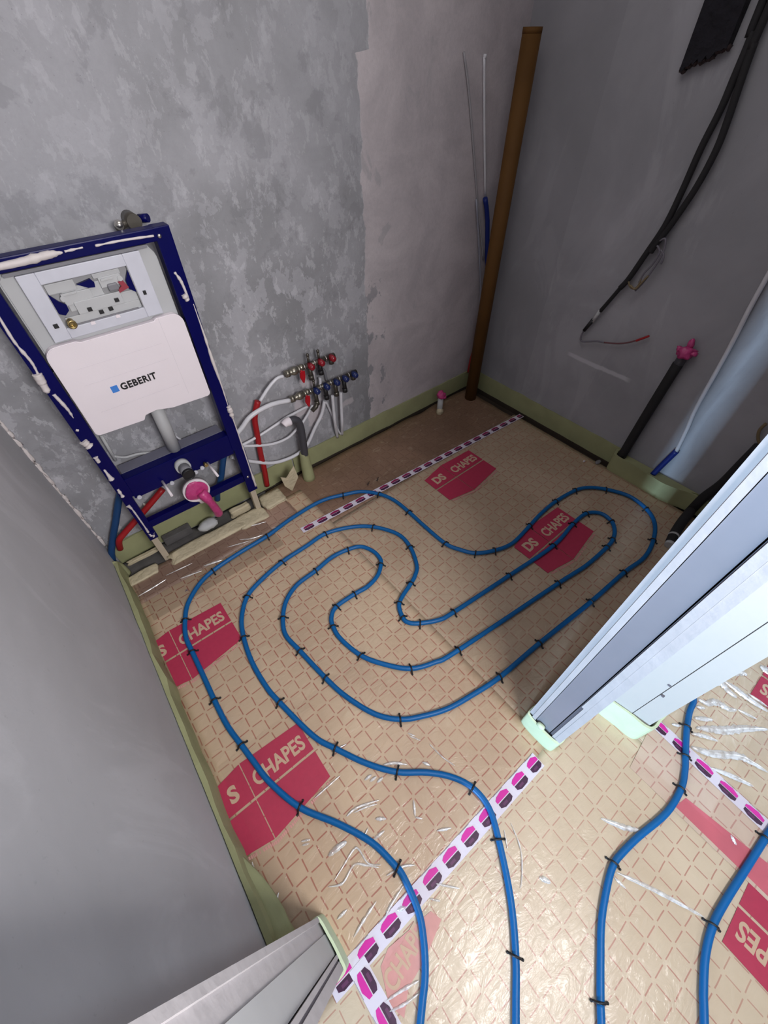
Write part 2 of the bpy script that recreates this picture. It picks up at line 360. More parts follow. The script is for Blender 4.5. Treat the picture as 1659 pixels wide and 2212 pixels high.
# ------------------------------------------------------------------ room shell
HT = 2.55
b = MB(); b.box(-2.62,0.25,0.0,0.12,-0.12,HT); struct(b.build('wall_back', M['back']))
b = MB(); b.box(0.0,0.12,-2.4,0.0,-0.12,HT); struct(b.build('wall_right', M['right']))
b = MB(); b.prism([(-2.335,0.0),(-2.395,-1.70),(-2.62,-1.70),(-2.62,0.0)], -0.12, HT); struct(b.build('wall_left', M['left']))
b = MB(); b.box(-4.6,1.2,-4.2,0.0,-0.14,-0.035); b.box(-0.012,0.0,-1.585,0.0,-0.036,-0.004); b.box(-1.60,0.0,-0.010,0.0,-0.036,-0.004); struct(b.build('floor', M['slab']))
b = MB(); b.box(-2.62,0.12,-1.70,0.12,HT,HT+0.1); b.box(-4.6,1.2,-4.2,-1.70,HT,HT+0.1); struct(b.build('ceiling', M['ceil']))
# partition with the doorway: right half (stud wall end seen from above)
fr = MB(); fr.box(-1.452,0.0,-1.604,-1.590,0.0,HT); fr.box(-1.40,0.0,-1.690,-1.604,0.0,HT)
wf = struct(fr.build('wall_front', M['board']))
b = MB(); b.box(-1.455,-1.40,-1.7085,-1.690,0.0,HT); b.box(-1.40,-1.16,-1.7085,-1.690,0.0,HT)
b.build('outer_plasterboard', M['board'], wf)
b = MB()
b.box(-1.452,-1.4485,-1.672,-1.616,0.0,HT); b.box(-1.452,-1.40,-1.6185,-1.616,0.0,HT); b.box(-1.452,-1.40,-1.672,-1.6695,0.0,HT)
b.build('metal_stud', M['zinc'], wf, 'grey zinc channel down the middle of the partition end')
b = MB()
b.box(-1.458,-1.44,-1.617,-1.604,0.0,HT); b.build('plasterboard_edge', M['board'], wf)
b = MB(); b.box(-1.4512,-1.44,-1.6830,-1.6720,0.0,HT); b.build('open_joint', M['joint'], wf)
b = MB(); b.box(-1.457,-1.44,-1.6900,-1.6740,0.38,HT); b.box(-1.455,-1.44,-1.6905,-1.6805,0.0,HT); b.build('filled_joint', M['board'], wf)
# the thicker hallway wall behind it
b = MB(); b.prism([(-1.222,-1.7085),(-1.222,-1.745),(-1.214,-1.802),(-1.0,-1.802),(0.2,-1.802),(0.2,-1.7085)], 0.0, HT)
hw = struct(b.build('wall_hall', M['boardc']))
b = MB(); b.prism([(-1.212,-1.8045),(-1.204,-1.857),(-1.10,-1.868),(0.2,-2.215),(0.2,-1.8045)], 0.0, HT); b.build('plaster_layer', M['boardc'], hw)
b = MB(); b.prism([(-1.206,-1.802),(-1.206,-1.8045),(-1.0,-1.8045),(-1.0,-1.802)], 0.0, HT); b.build('joint_line', M['joint'], hw)
b = MB()
for x, y, z in [(-1.213,-1.705,0.390),(-1.213,-1.808,0.310),(-1.213,-1.796,0.372)]: b.box(x-0.0035, x+0.002, y-0.005, y+0.003, z-0.003, z+0.004)
b.build('screw_mark', M['joint'], hw)
# left half of the partition
b = MB(); b.box(-2.62,-2.268,-1.590,-1.556,0.0,HT); wl = struct(b.build('wall_front', M['board']))
b = MB(); b.box(-2.62,-2.262,-1.5635,-1.5535,0.0,HT); b.build('plasterboard_edge', M['board'], wl)
b = MB(); b.box(-2.62,-2.266,-1.635,-1.590,0.0,HT); b.build('metal_stud', M['greyp'], wl)
b = MB(); b.box(-2.62,-2.262,-1.645,-1.637,0.0,HT); b.box(-2.62,-2.264,-1.668,-1.650,0.0,HT); b.build('outer_plasterboard', M['board'], wl)
b = MB(); b.box(-2.62,-2.266,-1.650,-1.645,0.0,HT); b.build('open_joint', M['joint'], wl)
b = MB(); b.box(-2.27,-1.45,-1.70,-1.556,2.08,HT); struct(b.build('trim_1', M['board']))
b = MB(); b.box(-4.6,1.2,-4.3,-4.2,-0.1,HT); struct(b.build('wall_far_hall', M['left']))
# ragged white filler down the back left corner
b = MB(); random.seed(2)
zc = 0.13
while zc < 1.75:
    h = random.uniform(0.015,0.05); wd = random.uniform(0.002,0.008)
    b.sph((-2.334+wd*0.4,-0.004,zc+h/2), 1, (wd,0.004,h*0.62), 12, 1.1, zc*9); zc += h*random.uniform(0.8,1.5)
tag(b.build('corner_filler', M['filler']), 'ragged white filler running down the corner left of the toilet frame', 'filler')

# ------------------------------------------------------------------ insulation mats
def grid_mesh(poly_x0, x1, y0, y1, z, step=0.03, amp=0.0, seed=0, thick=0.03, edge=0.0, fx0=None, fy1=None):
    b = MB(); nx = max(2,int((x1-poly_x0)/step)); ny = max(2,int((y1-y0)/step)); V = []
    for j in range(ny+1):
        row = []
        for i in range(nx+1):
            x = poly_x0+(x1-poly_x0)*i/nx; y = y0+(y1-y0)*j/ny
            if fx0: xl = fx0(y); x = xl+(x1-xl)*i/nx
            if fy1: y = y0+(fy1(x)-y0)*j/ny
            if i in (0,nx): x += noise.noise(Vector((seed,y*7,0)))*edge
            if j in (0,ny): y += noise.noise(Vector((x*7,seed,3)))*edge
            row.append(b.bm.verts.new((x,y,z+noise.noise(Vector((x*6,y*6,1)))*amp)))
        V.append(row)
    fs = [b.bm.faces.new((V[j][i],V[j][i+1],V[j+1][i+1],V[j+1][i])) for j in range(ny) for i in range(nx)]
    b._tag(fs, True)
    low = lambda v: b.bm.verts.new((v.co.x,v.co.y,z-thick))
    bd = [V[0][i] for i in range(nx+1)]+[V[j][nx] for j in range(1,ny+1)]+[V[ny][i] for i in range(nx-1,-1,-1)]+[V[j][0] for j in range(ny-1,0,-1)]
    lo = [low(v) for v in bd]; k = len(bd)
    b._tag([b.bm.faces.new((bd[i],lo[i],lo[(i+1)%k],bd[(i+1)%k])) for i in range(k)])
    b._tag([b.bm.faces.new(lo)])
    return b
R = math.radians
m1 = mat_film('tan_film_left', -2.0444+0.0, -0.7618, R(0.0))
m2 = mat_film('tan_film_right', -1.6369, -1.0064, R(1.37), tone=(0.50,0.385,0.275), tone2=(0.40,0.300,0.205), strength=0.7)
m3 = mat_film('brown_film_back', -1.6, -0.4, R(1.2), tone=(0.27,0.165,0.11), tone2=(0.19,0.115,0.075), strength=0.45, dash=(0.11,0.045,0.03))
m4 = mat_film('tan_film_hall', -1.6326, -2.0818, R(-1.5), tone=(0.66,0.56,0.42), tone2=(0.56,0.46,0.33), dash=(0.40,0.14,0.105), strength=0.75, crum=0.9, lw=0.8)
m5 = mat_film('tan_film_hall_east', -0.85, -2.1, R(-1.0), tone=(0.66,0.56,0.42), tone2=(0.56,0.46,0.33), dash=(0.38,0.14,0.10), strength=0.75, crum=0.9, lw=0.8)
mat_left = grid_mesh(-2.345,-1.45,-1.690,-0.135,0.0,0.03,0.0012,1,0.034,fx0=lambda y:-2.322+0.0353*y).build('insulation_mat', m1)
tag(mat_left, 'tan gridded insulation mat along the left wall under the blue loops', 'insulation mat', 'insulation mats inside the room')
mat_right = grid_mesh(-1.465,-0.062,-1.588,-0.43,-0.0014,0.03,0.0012,2,0.034).build('insulation_mat', m2)
tag(mat_right, 'tan gridded insulation mat under the right ends of the blue loops', 'insulation mat', 'insulation mats inside the room')
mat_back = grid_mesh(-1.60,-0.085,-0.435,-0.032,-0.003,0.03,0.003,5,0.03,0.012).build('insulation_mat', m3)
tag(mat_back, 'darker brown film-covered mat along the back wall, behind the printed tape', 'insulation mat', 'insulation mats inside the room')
mat_hall = grid_mesh(-2.9,-1.20,-3.2,-1.690,0.0,0.02,0.0012,7,0.034,fy1=lambda x:-1.690 if x<-1.44 else (-1.712 if x<-1.212 else -1.868)).build('insulation_mat', m4)
tag(mat_hall, 'pale tan gridded mat on the hallway side of the doorway tape', 'insulation mat')
mat_east = grid_mesh(-1.20,1.1,-3.2,-1.690,0.0004,0.03,0.0012,9,0.034,fy1=lambda x:min(-1.870,-1.870-0.27*(x+1.10))).build('insulation_mat', m5)
tag(mat_east, 'pale tan gridded hallway mat right of the cream wall end', 'insulation mat')
b = MB(); b.prism([(-1.30,-1.90),(-1.12,-1.88),(-1.13,-2.7),(-1.31,-2.7)], 0.0012, 0.0030)
m6 = mat_film('pink_overlap_film', -1.62, -2.06, R(-2), tone=(0.63,0.50,0.40), tone2=(0.57,0.44,0.35), dash=(0.42,0.16,0.14), strength=0.7)
b.build('overlap_flap', m6, mat_east)
b = grid_mesh(-2.325,-1.55,-0.285,-0.138,0.0022,0.02,0.0018,33,0.002,0.010)
m7 = mat_film('pinkish_film_edge', -2.0444, -0.76, R(1.0), tone=(0.40,0.265,0.20), tone2=(0.30,0.195,0.145), dash=(0.16,0.06,0.045), strength=0.55)
b.build('overlap_flap', m7, mat_left, 'darker brown folded edge of film in front of the frame')

# printed logo blocks
def logo(parent, x, y, ang=0.0, clip=None, z=0.0016, m=None, s=1.0, w0=0.0, small=True, full=0.365):
    m = m or M['red']
    ca, sa = math.cos(ang), math.sin(ang)
    tr = lambda u, v: (x+(u*ca-v*sa)*s, y+(u*sa+v*ca)*s)
    W_ = full; div = 0.150
    def top(u): return -0.025+0.028*min(u,div)/div - max(0,u-div)*0.055
    def bot(u): return -0.212-0.030*min(u,div)/div + max(0,u-div)*0.14
    us = sorted(set([max(w0,0), div, W_]))
    g = 0.0032
    b = MB()
    def pg(u0, u1, upper):
        if u1 <= u0: return
        if upper: poly = [(u0,top(u0)),(u0,-0.112),(u1,-0.112),(u1,top(u1))]
        else: poly = [(u0,-0.120),(u0,bot(u0)),(u1,bot(u1)),(u1,-0.120)]
        b.prism([tr(*q) for q in poly], z-0.0008, z)
    if w0 < div-g: pg(w0, div-g*0.5, True); pg(w0, div-g*0.5, False)
    pg(max(div+g*0.5,w0), W_, True); pg(max(div+g*0.5,w0), W_, False)
    o = b.build('printed_logo', m, parent, 'red printed block with pale lettering')
    xd = (ca,sa,0); yd = (-sa,ca,0)
    if small:
        t0 = 'DS'
        if w0 > 0.035: t0 = 'S'; q = tr(0.085,-0.085)
        else: q = tr(0.030,-0.088)
        if w0 < 0.1: text_mesh('lettering', t0, 0.066*s, M['tan'], o, (*q,z+0.0002), xd, yd, 0.0028*s, sx=0.95)
    q = tr(0.166,-0.090)
    text_mesh('lettering', 'CHAPES', 0.066*s, M['tan'], o, (*q,z+0.0002), xd, yd, 0.0020*s, sx=0.78)
    # faint line of tiny print along the lower edge
    b = MB(); random.seed(7); u = max(w0,0.012)
    while u < W_-0.01:
        du = random.uniform(0.004,0.008)
        v0 = bot(u)-0.006; v1 = v0-0.009
        if random.random() < 0.82: b.prism([tr(u,v0),tr(u+du*0.7,v0),tr(u+du*0.7,v1),tr(u,v1)], z-0.0008, z-0.0002)
        u += du
    b.build('small_print', M['red2'], o)
    return o
logo(mat_left, -2.425, -1.085, R(-1), w0=0.062)
logo(mat_left, -2.430, -0.478, R(-1), w0=0.095)
logo(mat_right, -0.903, -0.480, R(0.5))
logo(mat_right, -0.885, -1.068, R(0.5))
logo(mat_hall, -1.485, -2.625, R(91), z=0.0022, w0=0.0)
logo(mat_east, -0.765, -2.42, R(90), z=0.0030)
# a half hidden, faded block beside the doorway tape and a faded red band by the right hand pipe
fl = MB(); fl.prism([(-2.20,-1.728),(-2.165,-1.715),(-2.03,-1.735),(-2.02,-1.765),(-2.10,-1.79),(-2.17,-1.80),(-2.21,-1.83),(-2.225,-1.79)], 0.001, 0.0017)
fo = fl.build('faded_logo', M['red2'], mat_hall, 'faded pink block of lettering half hidden under film')
text_mesh('lettering', 'CHAPE', 0.058, M['tan'], fo, (-2.205,-1.785,0.0022), (1,0.18,0), (-0.18,1,0), 0.0015, sx=0.75)
b = MB(); b.prism([(-1.243,-2.053,0.001),(-1.290,-2.043,0.001),(-1.295,-2.302,0.001),(-1.219,-2.276,0.001)], 0.0031, 0.0036); b.build('faded_band', mat('faded_red_band', (0.58,0.13,0.17), 0.45, coat=0.3, vary=(9,0.25)), mat_east, 'faded red printed band')
for q in [(-2.154,-0.340,0.000)] + [(-0.992,-0.438,0.000)]:
    pass
# small pen crosses / marks on the film
for (x, y, z) in [(-2.152,-0.342,0.001)]:
    b = MB(); b.tube([(x-0.006,y-0.004,z),(x+0.006,y+0.004,z)], 0.0008, 6); b.tube([(x-0.004,y+0.006,z),(x+0.004,y-0.006,z)], 0.0008, 6); b.build('pen_cross', M['bluehose'], mat_left)

# ------------------------------------------------------------------ rubble strip beneath the toilet frame
b = grid_mesh(-2.335,-1.60,-0.155,-0.008,-0.012,0.015,0.022,21,0.03,0.01)
tag(b.build('rubble_bed', M['rubble']), 'dark gravelly strip of bare floor beneath the toilet frame', 'rubble')
def pu_block(label, c, size, seed, m='pu'):
    b = MB(); tmp = bmesh.new(); bmesh.ops.create_cube(tmp, size=1); bmesh.ops.subdivide_edges(tmp, edges=tmp.edges[:], cuts=5, use_grid_fill=True)
    for v in tmp.verts:
        p = v.co.copy(); k = 1+noise.noise(p*2.3+Vector((seed,0,0)))*0.30
        q = p*k; v.co = Vector((c[0]+q.x*size[0], c[1]+q.y*size[1], c[2]+q.z*size[2]))
    bmesh.ops.smooth_vert(tmp, verts=tmp.verts[:], factor=0.5, use_axis_x=True, use_axis_y=True, use_axis_z=True)
    b._merge(tmp, True); return tag(b.build('foam_offcut', M[m]), label, 'foam offcut', 'cream foam pieces under the toilet frame')
pu_block('cream foam lump in the dark hole at the left corner', (-2.275,-0.150,-0.004), (0.13,0.055,0.03), 1)
pu_block('long cream foam bar under the pink-capped drain', (-1.97,-0.148,-0.002), (0.36,0.075,0.03), 5)
pu_block('small cream foam block right of the pink-capped drain', (-1.765,-0.075,0.012), (0.10,0.030,0.045), 9)
pu_block('square cream foam block at the right foot of the frame', (-1.600,-0.110,0.000), (0.12,0.100,0.03), 13)
pu_block('thin pale foam sliver left of the frame foot', (-2.235,-0.062,0.022), (0.13,0.018,0.018), 17)
pu_block('broad cream foam block between drain and right foot', (-1.745,-0.155,-0.004), (0.15,0.09,0.03), 23)
b = MB(); b.box(-2.13,-2.0,-0.055,-0.02,0.0,0.045,0.004); tag(b.build('concrete_lump', M['rubble']), 'dark grey concrete lump behind the left frame foot', 'concrete')
b = MB(); b.sph((-1.93,-0.085,0.035),0.05,(1.0,0.6,0.45),16,0.3,3); tag(b.build('white_residue', M['greyp']), 'whitish blob on the green foam below the drain', 'residue')

# ------------------------------------------------------------------ green edge foam
def strip(pts, h, th, name, label, m='foam', z0=-0.006, seed=0, wav=0.004, flare=0.0, hs=None):
    """foam strip following a floor path: front face wavy, standing on the slab"""
    P = smooth_path([Vector((*p,0)) for p in pts], 8) if len(pts) > 2 else [Vector((*pts[0],0)).lerp(Vector((*pts[1],0)), i/40) for i in range(41)]
    b = MB(); rings = []
    for i, p in enumerate(P):
        t = (P[min(i+1,len(P)-1)]-P[max(i-1,0)]).normalized(); n = Vector((t.y,-t.x,0))
        wv = noise.noise(Vector((p.x*9,p.y*9,seed)))*wav
        hh = (h if hs is None else hs(i/(len(P)-1))) + noise.noise(Vector((p.x*11,p.y*11,seed+5)))*0.006
        q = [p+Vector((0,0,z0)), p+Vector((0,0,hh)), p+n*(th+wv)+Vector((0,0,hh+0.001)), p+n*(th*1.06+wv)+Vector((0,0,hh*0.5)), p+n*(th+wv+flare)+Vector((0,0,z0))]
        rings.append([b.bm.verts.new(c) for c in q])
    fs = []
    for A, B in zip(rings, rings[1:]):
        for k in range(5): fs.append(b.bm.faces.new((A[k],A[(k+1)%5],B[(k+1)%5],B[k])))
    fs += [b.bm.faces.new(rings[0]), b.bm.faces.new(rings[-1][::-1])]
    b._tag(fs, False); bmesh.ops.recalc_face_normals(b.bm, faces=b.bm.faces)
    return tag(b.build(name, M[m]), label, 'edge foam', None)
strip([(-1.40,-0.001),(0.0,-0.001)][::1], 0.107, 0.008, 'edge_foam_strip', 'green foam strip along the back wall from manifolds to corner', seed=1)
strip([(-2.325,-0.002),(-1.41,-0.002)], 0.112, 0.010, 'edge_foam_strip', 'green foam strip on the back wall behind the toilet frame', seed=2, wav=0.012)
strip([(-0.001,-0.009),(-0.001,-1.075)], 0.107, 0.008, 'edge_foam_strip', 'green foam strip along the right wall from corner to black pipe', seed=3)
strip([(-0.002,-1.072),(-0.040,-1.078),(-0.062,-1.10),(-0.062,-1.25),(-0.058,-1.40),(-0.035,-1.47),(-0.012,-1.60)], 0.098, 0.012, 'edge_foam_strip', 'pale bulging foam strip round the foot of the black pipe', seed=4, wav=0.008)
b = MB(); b.prism([(-0.001,-1.076),(-0.055,-1.085),(-0.055,-1.42),(-0.001,-1.50)], 0.0, 0.088, 0.004); tag(b.build('foam_pad', M['foam']), 'green foam pad on the ledge beneath black pipe and blue sleeve', 'foam pad')
strip([(-2.387,-1.552),(-2.371,-1.1),(-2.354,-0.6),(-2.340,-0.22),(-2.336,-0.095)], 0.100, 0.014, 'edge_foam_strip', 'green foam strip along the bottom of the left wall', seed=6, wav=0.01)
b = grid_mesh(-2.372,-2.325,-1.552,-1.30,0.012,0.012,0.010,3,0.012,0.012,fx0=lambda y:-2.372)
for vv in b.bm.verts:
    vv.co.x = -2.372+(vv.co.x+2.372)*max(0.05,min(1,(-1.28-vv.co.y)/0.20)); vv.co.z += max(0,0.05-(vv.co.x+2.372)*0.7)
tag(b.build('foam_skirt', M['foam']), 'wide green foam skirt on the floor at the near end of left wall', 'edge foam')
b = MB(); b.tube([(-2.336,-0.10,0.098),(-2.331,-0.075,0.05),(-2.33,-0.07,-0.02)], [0.012,0.022,0.022], 14, res=4)
tag(b.build('foam_curl', M['foam']), 'rounded curl of green foam at the back left corner', 'foam curl')
strip([(-1.415,-1.5885),(-1.452,-1.586),(-1.464,-1.600),(-1.467,-1.65),(-1.463,-1.700),(-1.446,-1.713),(-1.41,-1.7105)][::-1], 0.092, 0.007, 'edge_foam_strip', 'pale mint foam wrapped round the foot of the metal-stud wall end', 'foamp', seed=7, wav=0.003)
strip([(-1.222,-1.712),(-1.224,-1.745),(-1.216,-1.80),(-1.206,-1.860),(-1.160,-1.868),(-1.105,-1.873)], 0.125, 0.007, 'edge_foam_strip', 'pale mint foam at the foot of the cream wall end', 'foamp', seed=8, wav=0.004)
strip([(-2.30,-1.553),(-2.262,-1.552),(-2.256,-1.60),(-2.256,-1.65),(-2.262,-1.674),(-2.30,-1.676)][::1], 0.10, 0.006, 'edge_foam_strip', 'pale mint foam round the foot of the lower left wall end', 'foamp', seed=9, wav=0.003)

# ------------------------------------------------------------------ heating pipes
PR = 0.0093
path_main = [(-2.185,-1.859,0.012),(-2.120,-1.807,0.012),(-2.074,-1.748,0.012),(-2.054,-1.703,0.012),(-2.042,-1.634,0.012),(-2.045,-1.601,0.012),(-2.064,-1.519,0.012),(-2.115,-1.420,0.012),(-2.182,-1.313,0.012),(-2.221,-1.195,0.012),(-2.233,-1.113,0.012),(-2.242,-1.043,0.012),(-2.252,-0.957,0.012),(-2.251,-0.851,0.012),(-2.246,-0.748,0.012),(-2.241,-0.628,0.012),(-2.236,-0.553,0.012),(-2.210,-0.481,0.012),(-2.172,-0.417,0.012),(-2.100,-0.359,0.012),(-2.022,-0.330,0.012),(-1.894,-0.316,0.012),(-1.741,-0.310,0.012),(-1.616,-0.291,0.012),(-1.474,-0.282,0.012),(-1.387,-0.291,0.012),(-1.306,-0.321,0.012),(-1.220,-0.362,0.012),(-1.159,-0.435,0.012),(-1.128,-0.520,0.012),(-1.123,-0.626,0.012),(-1.126,-0.751,0.012),(-1.123,-0.880,0.012),(-1.098,-0.945,0.012),(-1.056,-1.007,0.012),(-0.976,-1.053,0.012),(-0.880,-1.078,0.012),(-0.732,-1.063,0.012),(-0.623,-1.050,0.012),(-0.502,-1.048,0.012),(-0.359,-1.066,0.012),(-0.288,-1.099,0.012),(-0.231,-1.163,0.012),(-0.185,-1.264,0.012),(-0.200,-1.365,0.012),(-0.257,-1.437,0.012),(-0.363,-1.486,0.012),(-0.487,-1.509,0.012),(-0.631,-1.494,0.012),(-0.872,-1.482,0.012),(-1.184,-1.457,0.012),(-1.403,-1.444,0.012),(-1.528,-1.423,0.012),(-1.628,-1.400,0.012),(-1.712,-1.363,0.012),(-1.781,-1.320,0.012),(-1.839,-1.249,0.012),(-1.882,-1.136,0.012),(-1.901,-1.038,0.012),(-1.919,-0.890,0.012),(-1.928,-0.797,0.012),(-1.898,-0.726,0.012),(-1.847,-0.667,0.012),(-1.772,-0.630,0.012),(-1.671,-0.621,0.012),(-1.575,-0.607,0.012),(-1.492,-0.619,0.012),(-1.436,-0.644,0.012),(-1.409,-0.700,0.012),(-1.410,-0.752,0.012),(-1.427,-0.779,0.012),(-1.475,-0.815,0.012),(-1.543,-0.831,0.012),(-1.608,-0.825,0.012),(-1.701,-0.824,0.012),(-1.744,-0.849,0.012),(-1.763,-0.888,0.012),(-1.770,-0.950,0.012),(-1.749,-1.054,0.012),(-1.699,-1.141,0.012),(-1.635,-1.213,0.012),(-1.551,-1.252,0.012),(-1.446,-1.276,0.012),(-0.900,-1.343,0.012),(-0.725,-1.367,0.012),(-0.565,-1.370,0.012),(-0.503,-1.363,0.012),(-0.448,-1.340,0.012),(-0.407,-1.299,0.012),(-0.401,-1.238,0.012),(-0.455,-1.193,0.012),(-0.565,-1.190,0.012),(-0.745,-1.208,0.012),(-1.031,-1.183,0.012),(-1.344,-1.152,0.012),(-1.416,-1.138,0.012),(-1.485,-1.100,0.012),(-1.518,-1.070,0.012),(-1.522,-1.037,0.012),(-1.489,-0.977,0.012),(-1.389,-0.938,0.012),(-1.349,-0.920,0.012),(-1.307,-0.885,0.012),(-1.262,-0.791,0.012),(-1.257,-0.696,0.012),(-1.319,-0.587,0.012),(-1.407,-0.518,0.012),(-1.520,-0.475,0.012),(-1.627,-0.479,0.012),(-1.762,-0.485,0.012),(-1.880,-0.510,0.012),(-1.965,-0.545,0.012),(-2.028,-0.619,0.012),(-2.061,-0.702,0.012),(-2.082,-0.809,0.012),(-2.085,-0.926,0.012),(-2.075,-1.005,0.012),(-2.042,-1.171,0.012),(-2.006,-1.250,0.012),(-1.952,-1.351,0.012),(-1.891,-1.432,0.012),(-1.819,-1.493,0.012),(-1.766,-1.553,0.012),(-1.736,-1.615,0.012),(-1.736,-1.681,0.012),(-1.772,-1.750,0.012),(-1.845,-1.854,0.012),(-1.921,-1.933,0.012),(-2.009,-2.004,0.012)]
path_h1 = [(-0.932,-1.931,0.012),(-0.987,-1.942,0.012),(-1.044,-1.959,0.012),(-1.089,-1.977,0.012),(-1.135,-1.997,0.012),(-1.178,-2.015,0.012),(-1.236,-2.030,0.012),(-1.331,-2.031,0.012),(-1.449,-2.007,0.012),(-1.522,-1.996,0.012),(-1.560,-1.994,0.012),(-1.607,-2.004,0.012),(-1.689,-2.034,0.012),(-1.758,-2.073,0.012),(-1.823,-2.113,0.012),(-1.852,-2.133,0.012)]
path_h2 = [(-1.037,-2.257,0.012),(-1.151,-2.245,0.012),(-1.176,-2.243,0.012),(-1.266,-2.237,0.012),(-1.396,-2.228,0.012),(-1.473,-2.227,0.012),(-1.544,-2.239,0.012),(-1.610,-2.263,0.012),(-1.663,-2.288,0.012)]
def ext(p, which):
    p = [Vector(q) for q in p]
    if 's' in which: p.insert(0, p[0]+(p[0]-p[1]).normalized()*0.35)
    if 'e' in which: p.append(p[-1]+(p[-1]-p[-2]).normalized()*0.35)
    return p
b = MB(); b.tube(ext(path_main,'se'), PR, 12, res=5); tag(b.build('heating_pipe', M['pipe']), 'blue floor-heating pipe coiled in long loops over the whole room', 'pipe')
p1 = ext(path_h1,'e'); p1.insert(0, Vector((-0.93,-1.89,0.012))); b = MB(); b.tube(p1, PR, 12, res=5); tag(b.build('heating_pipe', M['pipe']), 'blue hallway pipe coming out from behind the cream wall end', 'pipe')
p2 = ext(path_h2,'se'); b = MB(); b.tube(p2, PR, 12, res=5); tag(b.build('heating_pipe', M['pipe']), 'blue hallway pipe at the lower right picture edge, beside the red print', 'pipe')

clips_main = [(-2.046,-1.608,0.012),(-2.182,-1.313,0.012),(-2.242,-1.043,0.012),(-2.251,-0.851,0.012),(-2.241,-0.628,0.012),(-2.210,-0.481,0.012),(-2.022,-0.330,0.012),(-1.741,-0.310,0.012),(-1.306,-0.321,0.012),(-1.159,-0.435,0.012),(-1.123,-0.626,0.012),(-1.123,-0.880,0.012),(-1.056,-1.007,0.012),(-0.976,-1.053,0.012),(-0.732,-1.063,0.012),(-0.502,-1.048,0.012),(-0.359,-1.066,0.012),(-0.231,-1.163,0.012),(-0.200,-1.365,0.012),(-0.363,-1.486,0.012),(-0.631,-1.494,0.012),(-0.872,-1.482,0.012),(-1.184,-1.457,0.012),(-1.403,-1.444,0.012),(-1.781,-1.320,0.012),(-1.901,-1.038,0.012),(-1.919,-0.890,0.012),(-1.898,-0.726,0.012),(-1.671,-0.621,0.012),(-1.492,-0.619,0.012),(-1.427,-0.779,0.012),(-1.608,-0.825,0.012),(-1.701,-0.824,0.012),(-1.763,-0.888,0.012),(-1.749,-1.054,0.012),(-1.635,-1.213,0.012),(-1.446,-1.276,0.012),(-0.900,-1.343,0.012),(-0.565,-1.370,0.012),(-0.503,-1.363,0.012),(-0.407,-1.299,0.012),(-0.455,-1.193,0.012),(-0.565,-1.190,0.012),(-0.745,-1.208,0.012),(-1.031,-1.183,0.012),(-1.344,-1.152,0.012),(-1.485,-1.100,0.012),(-1.522,-1.037,0.012),(-1.489,-0.977,0.012),(-1.389,-0.938,0.012),(-1.262,-0.791,0.012),(-1.319,-0.587,0.012),(-1.520,-0.475,0.012),(-1.762,-0.485,0.012),(-1.965,-0.545,0.012),(-2.061,-0.702,0.012),(-2.075,-1.005,0.012),(-2.006,-1.250,0.012),(-1.891,-1.432,0.012),(-1.736,-1.615,0.012),(-1.772,-1.750,0.012),(-1.921,-1.933,0.012)]
runs = [(4,'the outermost pipe up the left wall'),(4,'the outermost left bend by the toilet frame'),(4,'the outer pipe crossing the short tape'),
        (4,'the dip between the two right red prints'),(4,'the outermost right hand bend'),(4,'the long outer straight back to the left'),
        (4,'the lower outer bend of the second loop'),(3,'the rounded left end of the inner hook'),(3,'the innermost hook of pipe'),
        (3,'the innermost low bend of pipe'),(3,'the middle straight running right'),(4,'the small right hand hairpin'),
        (3,'the pipe crossing the right red print and back'),(3,'the tight inner turn at the middle'),(4,'the middle bend above the hook'),
        (3,'the middle pipe down the left side'),(3,'the pipe heading back to the doorway'),(2,'the pipe leaving through the doorway')]
names = ['first','second','third','fourth','fifth']
lab = []
for n, d in runs:
    for i in range(n): lab.append('black pipe clip, %s one along %s' % (names[i], d))
def clip_mesh():
    b = MB(); pts = []
    for k in range(9):
        a = PI*k/8; pts.append(Vector((0.0115*math.cos(a), 0, 0.0125+0.0105*math.sin(a))))
    pts = [Vector((0.020,0.0,0.004)), Vector((0.0135,0,0.006))]+pts+[Vector((-0.0135,0,0.006)), Vector((-0.020,0.0,0.004))]
    b.tube(pts, 0.0029, 8); b.sph((0.0195,0,0.004),0.0038,(1,1,1),8); b.sph((-0.0195,0,0.004),0.0038,(1,1,1),8)
    me = bpy.data.meshes.new('pipe_clip'); b.bm.to_mesh(me); b.bm.free(); me.materials.append(M['clip']); return me
CM = clip_mesh()
def tangent(path, p):
    P = smooth_path(path, 5); i = min(range(len(P)), key=lambda k: (P[k]-p).length)
    return (P[min(i+1,len(P)-1)]-P[max(i-1,0)]).normalized(), P[i]
def put_clips(cl, path, labels, group):
    for i, q in enumerate(cl):
        t, c = tangent(path, Vector(q)); o = bpy.data.objects.new('pipe_clip', CM); C.objects.link(o)
        o.location = (c.x,c.y,0.0); o.rotation_euler = (0,0,math.atan2(t.y,t.x)+PI/2+random.uniform(-0.22,0.22))
        tag(o, labels[i], 'pipe clip', group)
put_clips(clips_main, [Vector(q) for q in path_main], lab, 'clips on the looped room pipe')
put_clips([(-1.045,-1.956,0.012),(-1.135,-1.997,0.012),(-1.236,-2.030,0.012),(-1.560,-1.994,0.012),(-1.823,-2.113,0.012)], p1, ['black clip on the hallway pipe just below the cream wall','black clip on the hallway pipe where it crosses the tape','black clip on the hallway pipe where it bends, just below the tape','black clip on the hallway pipe at its middle curve, starting a white crease','black clip on the left hallway pipe, nearest the bottom edge'], 'clips on the hallway pipes')
put_clips([(-1.172,-2.242,0.012),(-1.473,-2.227,0.012)], p2, ['black clip on the rightmost hallway pipe, on the tape at picture edge','black clip on the rightmost hallway pipe beside the red print'], 'clips on the hallway pipes')
